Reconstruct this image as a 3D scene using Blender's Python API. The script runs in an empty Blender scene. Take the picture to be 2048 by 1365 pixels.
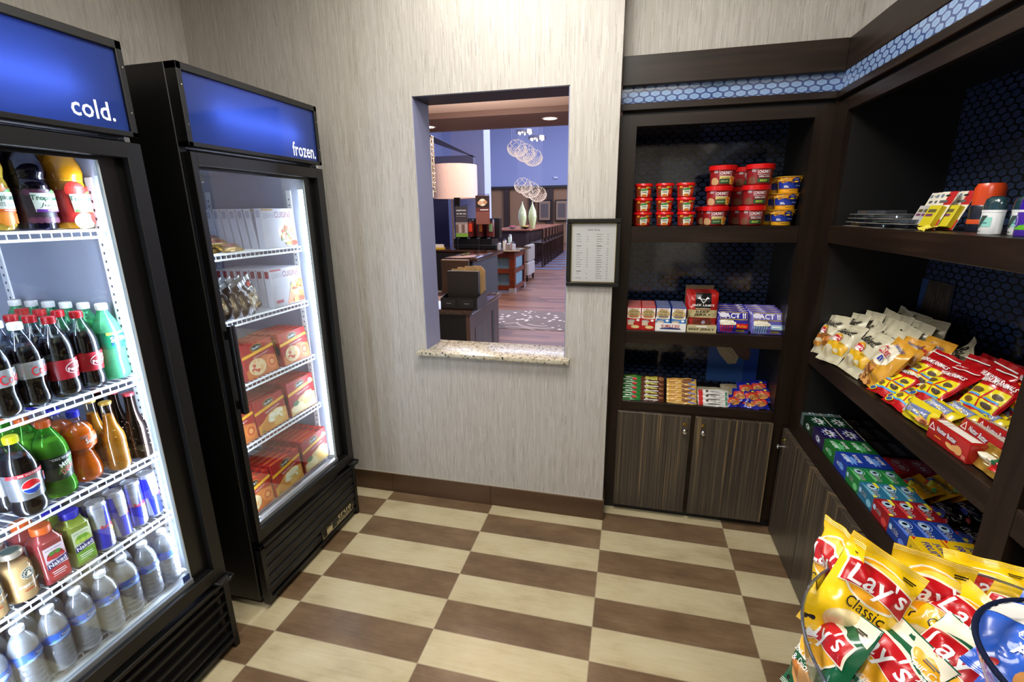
import bpy, bmesh, math, random
from mathutils import Vector, Matrix
from mathutils.geometry import tessellate_polygon
PI = math.pi
sc = bpy.context.scene
COL = sc.collection
# ------------------------------------------------------------------ camera, world, light, exposure
cam = bpy.data.cameras.new('camera'); camo = bpy.data.objects.new('camera', cam); COL.objects.link(camo)
cam.sensor_width = 36; cam.lens = 945.9 * 36 / 2048; cam.clip_start = .02; cam.clip_end = 100
RM = [[0.971248, 0.237842, -0.010424], [-0.052341, 0.256045, 0.965247], [-0.232245, 0.936948, -0.261132]]
camo.matrix_world = Matrix(((RM[0][0], RM[1][0], -RM[2][0], 1.287), (RM[0][1], RM[1][1], -RM[2][1], -2.152),
                            (RM[0][2], RM[1][2], -RM[2][2], 1.588), (0, 0, 0, 1)))
sc.camera = camo
vs = sc.view_settings
vs.view_transform = 'Standard'; vs.look = 'None'; vs.gamma = 1; vs.exposure = 0.0; vs.use_curve_mapping = False
sc.cycles.transparent_max_bounces = 24; sc.cycles.max_bounces = 8; sc.cycles.diffuse_bounces = 4
sc.cycles.glossy_bounces = 4; sc.cycles.transmission_bounces = 6
sc.cycles.sample_clamp_indirect = 4.0; sc.cycles.sample_clamp_direct = 0.0
sc.cycles.use_denoising = True; sc.cycles.caustics_reflective = False; sc.cycles.caustics_refractive = False
w = bpy.data.worlds.new('world'); sc.world = w; w.use_nodes = True
w.node_tree.nodes['Background'].inputs[0].default_value = (.55, .6, .75, 1)
w.node_tree.nodes['Background'].inputs[1].default_value = 0.15

def area(name, loc, sx, sy, power, color, target=None, spread=None):
    l = bpy.data.lights.new(name, 'AREA'); l.shape = 'RECTANGLE'; l.size = sx; l.size_y = sy; l.energy = power; l.color = color
    if spread: l.spread = spread
    o = bpy.data.objects.new(name, l); COL.objects.link(o); o.location = loc
    d = (Vector(target) - Vector(loc)) if target else Vector((0, 0, -1))
    o.rotation_euler = d.to_track_quat('-Z', 'Y').to_euler()
    return o
WARM = (1, .96, .90)
area('ceiling_light', (.95, -.95, 2.87), .6, .6, 42, WARM)
area('ceiling_light', (1.2, -2.7, 2.87), 1.2, .6, 46, WARM)
area('ceiling_light', (0.6, -.28, 2.87), .25, .25, 8, WARM)
# the lobby: warm downlight by the desk; area lights stand in for window daylight
area('lobby_light', (-.2, 1.6, 2.62), .4, .4, 22, (1, .8, .62))
area('lobby_light', (-1.0, 5.6, 4.4), 1.5, 1.5, 260, (1, .85, .72))  # warm area light added in mid-air to warm the floor tone
area('hall_daylight', (6.0, 14.0, 4.2), 12, 5, 2300, (.66, .73, 1), (-6, 15, 2.5))
area('hall_daylight', (-2.5, 15, 6.6), 9, 9, 1200, (.68, .74, 1))

# ------------------------------------------------------------------ materials
def lin(h):
    h = h.lstrip('#'); c = [int(h[i:i + 2], 16) / 255 for i in (0, 2, 4)]
    return tuple(x / 12.92 if x <= .04045 else ((x + .055) / 1.055) ** 2.4 for x in c) + (1,)
MATS = {}
def C(h, rough=.45, metal=0, spec=.5, coat=0, trans=0, sss=0, name=None):
    k = (h, rough, metal, spec, coat, sss)
    if k in MATS: return MATS[k]
    m = bpy.data.materials.new(name or 'paint_' + h.lstrip('#')); m.use_nodes = True
    b = m.node_tree.nodes['Principled BSDF']
    b.inputs['Base Color'].default_value = lin(h); b.inputs['Roughness'].default_value = rough
    b.inputs['Metallic'].default_value = metal; b.inputs['Specular IOR Level'].default_value = spec
    b.inputs['Coat Weight'].default_value = coat; b.inputs['Coat Roughness'].default_value = .08
    m.diffuse_color = lin(h)
    MATS[k] = m
    return m
def emis(name, h, s):
    if name in MATS: return MATS[name]
    m = bpy.data.materials.new(name); m.use_nodes = True; nt = m.node_tree; nt.nodes.clear()
    e = nt.nodes.new('ShaderNodeEmission'); e.inputs[0].default_value = lin(h); e.inputs[1].default_value = s
    o = nt.nodes.new('ShaderNodeOutputMaterial'); nt.links.new(e.outputs[0], o.inputs[0]); MATS[name] = m
    return m
def clear(name, h='#ffffff', gloss=.06, rough=.03, diff=0.0, gl='#ffffff', bend=1.0, tw=.5):
    """thin clear plastic or glass: see-through tint plus a fresnel sheen and, if wanted, a little milkiness"""
    if name in MATS: return MATS[name]
    m = bpy.data.materials.new(name); m.use_nodes = True; nt = m.node_tree; nt.nodes.clear(); N = nt.nodes.new; L = nt.links.new
    t = N('ShaderNodeBsdfTransparent'); t.inputs[0].default_value = lin(h)
    g = N('ShaderNodeBsdfGlossy'); g.inputs[0].default_value = lin(gl); g.inputs['Roughness'].default_value = rough
    f = N('ShaderNodeLayerWeight'); f.inputs[0].default_value = .35
    mr = N('ShaderNodeMapRange'); mr.inputs[3].default_value = gloss; mr.inputs[4].default_value = bend; L(f.outputs['Fresnel'], mr.inputs[0])
    x = N('ShaderNodeMixShader'); L(mr.outputs[0], x.inputs[0]); L(t.outputs[0], x.inputs[1]); L(g.outputs[0], x.inputs[2])
    o = N('ShaderNodeOutputMaterial'); last = x
    if diff:
        d = N('ShaderNodeBsdfDiffuse'); d.inputs[0].default_value = lin(gl)
        tl = N('ShaderNodeBsdfTranslucent'); tl.inputs[0].default_value = lin(gl); dx = N('ShaderNodeMixShader'); dx.inputs[0].default_value = tw; L(d.outputs[0], dx.inputs[1]); L(tl.outputs[0], dx.inputs[2])
        y = N('ShaderNodeMixShader'); y.inputs[0].default_value = diff; L(x.outputs[0], y.inputs[1]); L(dx.outputs[0], y.inputs[2]); last = y
    L(last.outputs[0], o.inputs[0]); m.blend_method = 'BLEND' if hasattr(m, 'blend_method') else None; MATS[name] = m
    return m

def liquid(name, h, tr=.5, rough=.12, coat=.6):
    """cloudy drink that lets light through"""
    if name in MATS: return MATS[name]
    m = C(h, rough, coat=coat, name=name); MATS[name] = m; nt = m.node_tree; b = nt.nodes['Principled BSDF']; o = nt.nodes['Material Output']
    t = nt.nodes.new('ShaderNodeBsdfTranslucent'); t.inputs[0].default_value = lin(h); x = nt.nodes.new('ShaderNodeMixShader'); x.inputs[0].default_value = tr
    nt.links.new(b.outputs[0], x.inputs[1]); nt.links.new(t.outputs[0], x.inputs[2]); nt.links.new(x.outputs[0], o.inputs[0]); return m

class NT:
    """small helper to write node materials as expressions"""
    def __init__(s, name):
        s.m = bpy.data.materials.new(name); s.m.use_nodes = True; s.t = s.m.node_tree; s.b = s.t.nodes['Principled BSDF']
    def n(s, kind, **kw):
        x = s.t.nodes.new(kind)
        for k, v in kw.items():
            if k.startswith('_'): setattr(x, k[1:], v)
        return x
    def put(s, node, i, v):
        if hasattr(v, 'is_output') or hasattr(v, 'links'): s.t.links.new(v, node.inputs[i])
        else: node.inputs[i].default_value = v
    def M(s, op, a, b=None, c=None):
        x = s.n('ShaderNodeMath', _operation=op); s.put(x, 0, a)
        if b is not None: s.put(x, 1, b)
        if c is not None: s.put(x, 2, c)
        return x.outputs[0]
    def obj(s):
        return s.n('ShaderNodeTexCoord').outputs['Object']
    def xyz(s, v=None):
        x = s.n('ShaderNodeSeparateXYZ'); s.t.links.new(v or s.obj(), x.inputs[0]); return x.outputs
    def comb(s, a, b, c):
        x = s.n('ShaderNodeCombineXYZ'); s.put(x, 0, a); s.put(x, 1, b); s.put(x, 2, c); return x.outputs[0]
    def noise(s, v, scale=1, detail=3, rough=.5):
        x = s.n('ShaderNodeTexNoise'); s.put(x, 'Vector', v); x.inputs['Scale'].default_value = scale
        x.inputs['Detail'].default_value = detail; x.inputs['Roughness'].default_value = rough; return x.outputs['Fac']
    def white(s, v):
        x = s.n('ShaderNodeTexWhiteNoise'); s.put(x, 'Vector', v); return x.outputs['Value']
    def ramp(s, f, stops):
        x = s.n('ShaderNodeValToRGB'); s.put(x, 0, f); e = x.color_ramp.elements
        while len(e) < len(stops): e.new(.5)
        for i, (p, c) in enumerate(stops): e[i].position = p; e[i].color = lin(c)
        return x.outputs[0]
    def mix(s, f, a, b):
        x = s.n('ShaderNodeMix', _data_type='RGBA'); s.put(x, 0, f); s.put(x, 6, a); s.put(x, 7, b); return x.outputs[2]
    def bump(s, h, st=.2, dist=.002):
        x = s.n('ShaderNodeBump'); x.inputs['Strength'].default_value = st; x.inputs['Distance'].default_value = dist
        s.put(x, 'Height', h); s.t.links.new(x.outputs[0], s.b.inputs['Normal'])
    def done(s, col=None, rough=None, **kw):
        if col is not None: s.put(s.b, 'Base Color', col)
        if rough is not None: s.put(s.b, 'Roughness', rough)
        for k, v in kw.items(): s.b.inputs[k.replace('_', ' ')].default_value = v
        return s.m

def mat_wallpaper():
    s = NT('ribbed_wallpaper'); x, y, z = s.xyz()
    u = s.M('ADD', x, y)
    n1 = s.noise(s.comb(s.M('MULTIPLY', u, 260), 0, s.M('MULTIPLY', z, 5)), 1, 2)
    n2 = s.noise(s.comb(s.M('MULTIPLY', u, 55), 3, s.M('MULTIPLY', z, 1.4)), 1, 2)
    cu = s.M('FLOOR', s.M('MULTIPLY', u, 330)); h = s.white(s.comb(cu, 7, 0))
    cz = s.M('FLOOR', s.M('ADD', s.M('MULTIPLY', z, 19), s.M('MULTIPLY', h, 9)))
    w1 = s.white(s.comb(cu, cz, 1))
    lt = s.M('GREATER_THAN', w1, .93); dk = s.M('LESS_THAN', w1, .05)
    f = s.M('ADD', s.M('MULTIPLY', n1, .62), s.M('MULTIPLY', n2, .38))
    c = s.ramp(f, [(.3, '#a29c92'), (.5, '#b3aea5'), (.7, '#c1bcb4')])
    c = s.mix(s.M('MULTIPLY', lt, .32), c, lin('#d6d3cc')); c = s.mix(s.M('MULTIPLY', dk, .35), c, lin('#7f7768'))
    s.bump(n1, .25, .002)
    return s.done(c, .55)
def mat_tiles():
    s = NT('floor_tiles'); x, y, z = s.xyz()
    u = s.M('DIVIDE', x, .6096); v = s.M('DIVIDE', y, .1524)
    iu = s.M('FLOOR', u); iv = s.M('FLOOR', v); fu = s.M('FRACT', u); fv = s.M('FRACT', v)
    par = s.M('MODULO', s.M('ADD', s.M('ADD', iu, iv), 101), 2)
    off = s.M('MULTIPLY', s.white(s.comb(iu, iv, 2)), 40)
    p = s.comb(s.M('ADD', s.M('MULTIPLY', x, 3), off), s.M('MULTIPLY', y, 6), off)
    n = s.noise(p, 1.6, 5, .6); g = s.noise(s.comb(s.M('ADD', s.M('MULTIPLY', x, 8), off), s.M('MULTIPLY', y, 120), off), 1, 3)
    k = s.M('ADD', s.M('MULTIPLY', n, .75), s.M('MULTIPLY', g, .25))
    dark = s.ramp(k, [(.3, '#574431'), (.5, '#6e573f'), (.72, '#826b50')])
    lightc = s.ramp(k, [(.3, '#a89774'), (.5, '#bcae8a'), (.72, '#c8bd9c')])
    c = s.mix(par, lightc, dark)
    eu = s.M('MINIMUM', fu, s.M('SUBTRACT', 1, fu)); ev = s.M('MINIMUM', fv, s.M('SUBTRACT', 1, fv))
    gr = s.M('MAXIMUM', s.M('LESS_THAN', eu, .0022), s.M('LESS_THAN', ev, .009))
    c = s.mix(gr, c, lin('#9a8c74'))
    s.bump(g, .12, .001)
    return s.done(c, s.M('ADD', s.M('MULTIPLY', n, .2), .25))
def mat_wood(name, a, b, c_, rough=.35, axis=0, sc_=1.0):
    s = NT(name); v = s.xyz()
    q = [s.M('MULTIPLY', v[i], (2.5 if i == axis else 40) * sc_) for i in range(3)]
    n = s.noise(s.comb(*q), 1, 5, .6); n2 = s.noise(s.comb(*[s.M('MULTIPLY', v[i], 3.5) for i in range(3)]), 1, 2)
    c = s.ramp(s.M('ADD', s.M('MULTIPLY', n, .7), s.M('MULTIPLY', n2, .3)), [(.3, a), (.52, b), (.75, c_)])
    return s.done(c, rough, Specular_IOR_Level=.3)
def mat_zebra(name='zebra_laminate'):
    s = NT(name); x, y, z = s.xyz(); u = s.M('ADD', x, y)
    n = s.noise(s.comb(s.M('MULTIPLY', u, 160), 0, s.M('MULTIPLY', z, 1.2)), 1, 3, .65)
    n2 = s.noise(s.comb(s.M('MULTIPLY', u, 60), 5, s.M('MULTIPLY', z, .5)), 1, 1)
    c = s.ramp(s.M('ADD', s.M('MULTIPLY', n, .75), s.M('MULTIPLY', n2, .25)),
               [(.3, '#1f1a16'), (.46, '#3b342d'), (.57, '#50463a'), (.68, '#94794c')])
    return s.done(c, .38)
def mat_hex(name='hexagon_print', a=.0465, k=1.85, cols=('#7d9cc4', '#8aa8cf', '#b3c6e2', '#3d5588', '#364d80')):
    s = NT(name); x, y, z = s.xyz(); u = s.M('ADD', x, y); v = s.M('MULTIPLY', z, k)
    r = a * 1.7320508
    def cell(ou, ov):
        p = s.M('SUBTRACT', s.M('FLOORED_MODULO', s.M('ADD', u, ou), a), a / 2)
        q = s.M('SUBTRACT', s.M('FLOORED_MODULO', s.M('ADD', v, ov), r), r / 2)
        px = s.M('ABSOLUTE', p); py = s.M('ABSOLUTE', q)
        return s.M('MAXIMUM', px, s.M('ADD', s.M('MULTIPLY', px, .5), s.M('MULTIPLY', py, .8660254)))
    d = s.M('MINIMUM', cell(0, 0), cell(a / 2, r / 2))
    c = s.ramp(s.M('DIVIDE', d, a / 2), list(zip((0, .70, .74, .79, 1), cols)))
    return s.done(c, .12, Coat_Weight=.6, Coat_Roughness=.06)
def mat_granite(name, cols, rough=.24, sc_=1):
    s = NT(name); o = s.obj()
    vor = s.n('ShaderNodeTexVoronoi'); s.put(vor, 'Vector', o); vor.inputs['Scale'].default_value = 130 * sc_
    n = s.noise(o, 38 * sc_, 5, .7); n2 = s.noise(o, 90 * sc_, 3, .7)
    c = s.ramp(s.M('ADD', s.M('MULTIPLY', n, .6), s.M('MULTIPLY', n2, .4)), cols)
    h = s.n('ShaderNodeSeparateColor'); s.t.links.new(vor.outputs['Color'], h.inputs[0])
    c = s.mix(s.M('GREATER_THAN', h.outputs[0], .93), c, lin('#2b2a28'))
    return s.done(c, rough, Coat_Weight=.15)
def mat_steel(name, h='#8e9094', rough=.3):
    return C(h, rough, 1, name=name)
def mat_blackmetal():
    s = NT('black_powder_coat'); n = s.noise(s.obj(), 900, 2)
    s.bump(n, .12, .0004); return s.done(lin('#080808'), .38)
PAPER = mat_wallpaper(); TILES = mat_tiles(); HEX = mat_hex(); HEXD = mat_hex('dark_hexagon_print', .0465, 1.85, ('#26334e', '#2a3958', '#2f4064', '#07090f', '#05070c')); ZEB = mat_zebra()  # HEXD: the HEX print with the shade of the openings darkened in
ESP = mat_wood('espresso_wood', '#150d08', '#231810', '#35271d', .36, 0)
ESPV = mat_wood('espresso_wood_upright', '#120b07', '#1e140d', '#2c2018', .36, 2)
ESPY = mat_wood('espresso_wood_along', '#150d08', '#221710', '#33261c', .36, 1)
BLK = mat_blackmetal(); GRAN = mat_granite('speckled_granite', [(.33, '#4a4438'), (.45, '#a59a80'), (.55, '#c9c0a8'), (.68, '#8d8c84')])
LINER = C('#a2a9bd', .35, name='white_liner'); WIRE = C('#f2f4f8', .3, name='white_wire_coating')
BLACKP = C('#0a0a0a', .3, name='black_plastic'); CHROME = mat_steel('chrome', '#cfcfcf', .15)

# ------------------------------------------------------------------ mesh building
class MB:
    def __init__(s): s.v = []; s.f = []; s.m = []; s.mats = []; s.sm = []
    def mi(s, m):
        if m not in s.mats: s.mats.append(m)
        return s.mats.index(m)
    def add(s, vs, fs, m, smooth=False):
        o = len(s.v); i = s.mi(m); s.v.extend(tuple(p) for p in vs)
        for f in fs: s.f.append(tuple(a + o for a in f)); s.m.append(i); s.sm.append(smooth)
        return s
    def box(s, x0, x1, y0, y1, z0, z1, m, bev=0, seg=1):
        if bev:
            bm = bmesh.new(); bmesh.ops.create_cube(bm, size=1)
            for v in bm.verts: v.co = Vector(((v.co.x + .5) * (x1 - x0) + x0, (v.co.y + .5) * (y1 - y0) + y0, (v.co.z + .5) * (z1 - z0) + z0))
            bmesh.ops.bevel(bm, geom=bm.edges[:], offset=bev, segments=seg, affect='EDGES', profile=.6)
            bm.verts.index_update(); s.add([v.co[:] for v in bm.verts], [[v.index for v in f.verts] for f in bm.faces], m, seg > 1); bm.free()
            return s
        P = [(x, y, z) for x in (x0, x1) for y in (y0, y1) for z in (z0, z1)]
        return s.add(P, [(0, 1, 3, 2), (4, 6, 7, 5), (0, 4, 5, 1), (2, 3, 7, 6), (0, 2, 6, 4), (1, 5, 7, 3)], m)
    def lathe(s, prof, m, n=24, c=(0, 0), caps=True, sq=0, rx=1, ry=1):
        """prof: (r, z) pairs; m a material or one per step; sq>0 squares the section"""
        vs = []
        for r, z in prof:
            for i in range(n):
                a = 2 * PI * i / n; ca, sa = math.cos(a), math.sin(a)
                if sq:
                    k = (abs(ca) ** sq + abs(sa) ** sq) ** (-1 / sq)
                else: k = 1
                vs.append((c[0] + r * rx * k * ca, c[1] + r * ry * k * sa, z))
        for j in range(len(prof) - 1):
            mm = m[j] if isinstance(m, (list, tuple)) else m
            if mm is None: continue
            s.add([vs[j * n + i] for i in range(n)] + [vs[(j + 1) * n + i] for i in range(n)],
                  [(i, (i + 1) % n, n + (i + 1) % n, n + i) for i in range(n)], mm, True)
        if caps:
            m0 = m[0] if isinstance(m, (list, tuple)) else m; m1 = m[-1] if isinstance(m, (list, tuple)) else m
            if prof[0][0] > 1e-4 and m0: s.add(vs[:n], [tuple(range(n))[::-1]], m0)
            if prof[-1][0] > 1e-4 and m1: s.add(vs[-n:], [tuple(range(n))], m1)
        return s
    def tube(s, pts, r, m, n=6):
        pts = [Vector(p) for p in pts]; vs = []; k = len(pts)
        for i, p in enumerate(pts):
            d = (pts[min(i + 1, k - 1)] - pts[max(i - 1, 0)]).normalized()
            a = d.cross(Vector((0, 0, 1)) if abs(d.z) < .9 else Vector((1, 0, 0))).normalized(); b = d.cross(a)
            for j in range(n):
                t = 2 * PI * j / n; vs.append((p + a * math.cos(t) * r + b * math.sin(t) * r)[:])
        fs = [(i * n + j, i * n + (j + 1) % n, (i + 1) * n + (j + 1) % n, (i + 1) * n + j) for i in range(k - 1) for j in range(n)]
        fs += [tuple(range(n))[::-1], tuple((k - 1) * n + j for j in range(n))]
        return s.add(vs, fs, m, n > 4)
    def prism(s, pts, y0, y1, m, ax=1):
        """polygon in the plane across axis ax, from y0 to y1"""
        n = len(pts); put = (lambda a, b, y: (a, y, b)) if ax == 1 else ((lambda a, b, y: (y, a, b)) if ax == 0 else (lambda a, b, y: (a, b, y)))
        vs = [put(a, b, y0) for a, b in pts] + [put(a, b, y1) for a, b in pts]
        return s.add(vs, [tuple(range(n)), tuple(range(2 * n - 1, n - 1, -1))] + [(i, i + n, (i + 1) % n + n, (i + 1) % n) for i in range(n)], m)
    def ball(s, c, r, m, n=10, k=6, rz=None):
        rz = rz or r
        return s.lathe([(max(1e-5, r * math.sin(PI * j / k)), c[2] - rz * math.cos(PI * j / k)) for j in range(k + 1)], m, n, (c[0], c[1]), False)
    def xf(s, M):
        s.v = [tuple(M @ Vector(p)) for p in s.v]; return s
    def build(s, name, parent=None, loc=None, rot=None):
        me = bpy.data.meshes.new(name); me.from_pydata(s.v, [], s.f)
        for m in s.mats: me.materials.append(m)
        me.polygons.foreach_set('material_index', s.m); me.polygons.foreach_set('use_smooth', s.sm)
        if any(s.sm) :
            bm = bmesh.new(); bm.from_mesh(me)
            bmesh.ops.remove_doubles(bm, verts=bm.verts, dist=1e-6)
            for e in bm.edges:
                if len(e.link_faces) == 2 and e.calc_face_angle(0) > .7: e.smooth = False
            bm.to_mesh(me); bm.free()
        me.update(); o = bpy.data.objects.new(name, me); COL.objects.link(o)
        if parent: o.parent = parent
        if loc: o.location = loc
        if rot: o.rotation_euler = rot
        return o
def tag(o, label, cat, group=None, kind=None):
    if label: o['label'] = label
    if cat: o['category'] = cat
    if group: o['group'] = group
    if kind: o['kind'] = kind
    return o
def struct(o): o['kind'] = 'structure'; return o
def thing(name, label, cat, loc=(0, 0, 0), rot=(0, 0, 0), group=None):
    o = bpy.data.objects.new(name, None); COL.objects.link(o); o.location = loc; o.rotation_euler = rot; o.empty_display_size = .05
    return tag(o, label, cat, group)
def dup(root):
    r = root.copy(); COL.objects.link(r)
    for ch in list(root.children):
        c = ch.copy(); COL.objects.link(c); c.parent = r; c.matrix_parent_inverse = ch.matrix_parent_inverse
        for g in list(ch.children):
            d = g.copy(); COL.objects.link(d); d.parent = c; d.matrix_parent_inverse = g.matrix_parent_inverse
    return r
USED = set()
def place(root, loc, rz=0, label=None, group=None, rx=0, ry=0, rot=None, scale=None):
    o = root
    if root.name in USED: o = dup(root)
    USED.add(root.name); USED.add(o.name)
    o.location = loc; o.rotation_mode = 'XYZ'
    o.rotation_euler = rot if rot is not None else (rx, ry, rz)
    if scale: o.scale = (scale,) * 3
    if label: o['label'] = label
    if group: o['group'] = group
    return o
def lean(rz, tilt=0, roll=0, yaw=0):
    """stand facing -Y turned by rz, leaning back by tilt, rolled in its own plane"""
    return (Matrix.Rotation(rz, 4, 'Z') @ Matrix.Rotation(-tilt, 4, 'X') @ Matrix.Rotation(roll, 4, 'Y')).to_euler()
ORD = ['first', 'second', 'third', 'fourth', 'fifth', 'sixth', 'seventh', 'eighth', 'ninth', 'tenth', 'eleventh', 'twelfth']

# ------------------------------------------------------------------ printed artwork laid on surfaces
TXT = {}
def text2d(body, bold=0, shear=0):
    bold = round(bold * .5 if bold < .06 else .036, 4)
    k = (body, bold, shear)
    if k in TXT: return TXT[k]
    cu = bpy.data.curves.new('t', 'FONT'); cu.body = body; cu.size = 1; cu.offset = bold; cu.shear = shear; cu.resolution_u = 2; cu.fill_mode = 'FRONT'
    cu.space_character = 1 + bold * 1.5
    o = bpy.data.objects.new('t', cu); COL.objects.link(o)
    dg = bpy.context.evaluated_depsgraph_get(); dg.update(); ev = o.evaluated_get(dg); me = ev.to_mesh()
    me.calc_loop_triangles()
    vs = [(v.co.x, v.co.y) for v in me.vertices]; fs = [tuple(t.vertices) for t in me.loop_triangles]
    ev.to_mesh_clear(); bpy.data.objects.remove(o); bpy.data.curves.remove(cu)
    if not vs: vs = [(0, 0), (1, 0), (0, 1)]; fs = [(0, 1, 2)]
    x0 = min(v[0] for v in vs); x1 = max(v[0] for v in vs); y0 = min(v[1] for v in vs); y1 = max(v[1] for v in vs)
    vs = [((x - x0) / (x1 - x0) - .5, (y - y0) / (y1 - y0) - .5) for x, y in vs]
    TXT[k] = (vs, fs); return TXT[k]
def rotp(p, c, a):
    x, y = p; return (c[0] + x * math.cos(a) - y * math.sin(a), c[1] + x * math.sin(a) + y * math.cos(a))
def ellp(cu, cv, a, b, rot=0, n=24):
    return [rotp((a * math.cos(2 * PI * i / n), b * math.sin(2 * PI * i / n)), (cu, cv), rot) for i in range(n)]
def art(mb, S, items, maxe=None, d0=.0004, dd=.00025):
    """items: ('r',u0,v0,u1,v1,mat) ('e',cu,cv,a,b,mat[,rot]) ('p',pts,mat) ('t',body,cu,cv,w,h,mat[,rot,bold,shear]); S(u,v,d)->xyz"""
    for k, it in enumerate(items):
        d = d0 + dd * k; t = it[0]
        if t == 'r':
            _, a, b, c, e, m = it; vs = [(a, b), (c, b), (c, e), (a, e)]; fs = [(0, 1, 2), (0, 2, 3)]
        elif t == 'e':
            vs = ellp(it[1], it[2], it[3], it[4], it[6] if len(it) > 6 else 0, 20 if it[3] > .008 else 10); m = it[5]; fs = [(0, i, i + 1) for i in range(1, len(vs) - 1)]
        elif t == 'p':
            vs = it[1]; m = it[2]; fs = [tuple(q) for q in tessellate_polygon([[Vector((x, y, 0)) for x, y in vs]])]
            fs = [q if (vs[q[1]][0] - vs[q[0]][0]) * (vs[q[2]][1] - vs[q[0]][1]) - (vs[q[2]][0] - vs[q[0]][0]) * (vs[q[1]][1] - vs[q[0]][1]) > 0 else q[::-1] for q in fs]
        else:
            _, body, cu, cv, w_, h_, m = it[:7]; rot = it[7] if len(it) > 7 else 0; bold = it[8] if len(it) > 8 else .02; sh = it[9] if len(it) > 9 else 0
            vs, fs = text2d(body, bold, sh); vs = [rotp((x * w_, y * h_), (cu, cv), rot) for x, y in vs]
        if maxe:
            bm = bmesh.new(); bv = [bm.verts.new((x, y, 0)) for x, y in vs]
            for q in fs:
                try: bm.faces.new([bv[i] for i in q])
                except ValueError: pass
            for _ in range(7):
                es = [e for e in bm.edges if e.calc_length() > maxe]
                if not es: break
                bmesh.ops.subdivide_edges(bm, edges=es, cuts=1); bmesh.ops.triangulate(bm, faces=[f for f in bm.faces if len(f.verts) > 3])
            bm.verts.index_update(); vs = [(v.co.x, v.co.y) for v in bm.verts]; fs = [[v.index for v in f.verts] for f in bm.faces]; bm.free()
        mb.add([S(x, y, d) for x, y in vs], fs, m)
    return mb
def S_front(y0): return lambda u, v, d: (u, y0 - d, v)
def S_top(z0): return lambda u, v, d: (u, v, z0 + d)
def S_right(x0): return lambda u, v, d: (x0 + d, u, v)
def S_left(x0): return lambda u, v, d: (x0 - d, -u, v)
def S_cyl(rf, off=0):
    def f(u, v, d):
        r = rf(v) if callable(rf) else rf; a = u / (rf(.5e9) if False else (rf if not callable(rf) else rf(v))) + off
        return ((r + d) * math.sin(a), -(r + d) * math.cos(a), v)
    return f
W = C('#f2f0ea', .45); K = C('#0d0d0d', .4); RED = C('#c4161c', .35)
# ------------------------------------------------------------------ the shop's shell
YW = .092; YB = .245                                              # front and rear face of the wall with the opening
struct(MB().box(-1.2, 2.62, -4.3, YW + .4, -.05, 0, TILES).build('floor'))
TRIMT = mat_wood('brown_skirting_tile', '#3d2c1e', '#523d2b', '#614a37', .3, 0, .3)
JAMB = C('#8083a0', .6, name='slate_paint')
m = MB()
for a in ((-1.2, .262, 0, 2.9), (1.0, 1.215, 0, 2.9)): m.box(a[0], a[1], YW, YB, a[2], a[3], PAPER)
m.box(.262, 1.0, YW, YB, 0, .87, PAPER); m.box(.262, 1.0, YW, YB, 2.118, 2.9, PAPER)
m.box(1.215, 2.62, YB, YB + .12, 2.236, 2.9, PAPER)
# lining of the opening, its head darker than the sides
m.box(.262, .266, YW + .001, YB + .03, .87, 2.118, JAMB); m.box(.996, 1.0, YW + .001, YB + .03, .87, 2.118, JAMB); m.box(.262, 1.0, YW + .001, YB + .03, 2.114, 2.118, C('#3a3a46', .6))
struct(m.build('wall_back'))
PLAIN = C('#b9b2a4', .7, name='plain_wall_paint')
struct(MB().box(2.52, 2.62, -4.3, .85, 0, 2.9, PAPER).box(2.13, 2.52, -4.3, .25, 2.24, 2.9, PAPER).build('wall_right'))
struct(MB().box(-1.3, -.96, -4.3, .3, 0, 2.9, PAPER).build('wall_left'))
struct(MB().box(-1.3, 2.62, -4.4, -4.3, 0, 2.9, PLAIN).build('wall_front'))
struct(MB().box(-1.3, 2.62, -4.4, .3, 2.9, 3.0, C('#d8d4cc', .8)).build('ceiling'))
m = MB()
for a, b in ((-1.2, -.30), (-.30, -.0), (0, .6), (.6, 1.217)): m.box(a, b - .002, YW - .011, YW, 0, .118, TRIMT, .001)
m.box(1.2155, 1.2225, YW - .011, YB, 0, .118, TRIMT)
m.box(-1.2, 1.217, YW - .006, YW, .118, .121, C('#a59c8c', .5))
struct(m.build('baseboard_back'))
o = MB().box(.222, 1.025, YW - .045, YB + .06, .868, .89, GRAN, .004, 2).build('window_sill')
tag(o, 'speckled granite sill lying in the wall opening', 'window sill', kind='structure')

m = MB(); m.box(1.66, 2.50, -4.3, -4.26, 0, 2.35, C('#e9e6df', .5), .003)
for a, b in ((1.60, 1.66), (2.50, 2.52)): m.box(a, b, -4.3, -4.25, 0, 2.42, C('#8a7f70', .5))
m.box(1.60, 2.52, -4.3, -4.25, 2.35, 2.42, C('#8a7f70', .5)); struct(m.build('door_1'))
# ------------------------------------------------------------------ framed price list
t = thing('price_list_frame', 'black framed price list hanging on the wallpaper beside the opening', 'picture frame', (1.123, YW, 1.252))
w_, h_ = .244, .308
m = MB()
for x0, x1, z0, z1 in ((-w_/2, w_/2, 0, .02), (-w_/2, w_/2, h_ - .02, h_), (-w_/2, -w_/2 + .02, .02, h_ - .02), (w_/2 - .02, w_/2, .02, h_ - .02)):
    m.box(x0, x1, -.022, 0, z0, z1, C('#141412', .25), .003)
m.build('frame', t)
m = MB()
for x0, x1, z0, z1 in ((-.102, .102, .020, .0225), (-.102, .102, .2855, .288), (-.102, -.0995, .02, .288), (.0995, .102, .02, .288)):
    m.box(x0, x1, -.0165, -.010, z0, z1, C('#8a7a3a', .3, .7))
m.build('gilt_edge', t)
m = MB(); m.box(-.1, .1, -.008, -.002, .022, .286, C('#cfcfcc', .6)); S = S_front(-.008); GR = C('#6b6b6b', .6)
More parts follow.
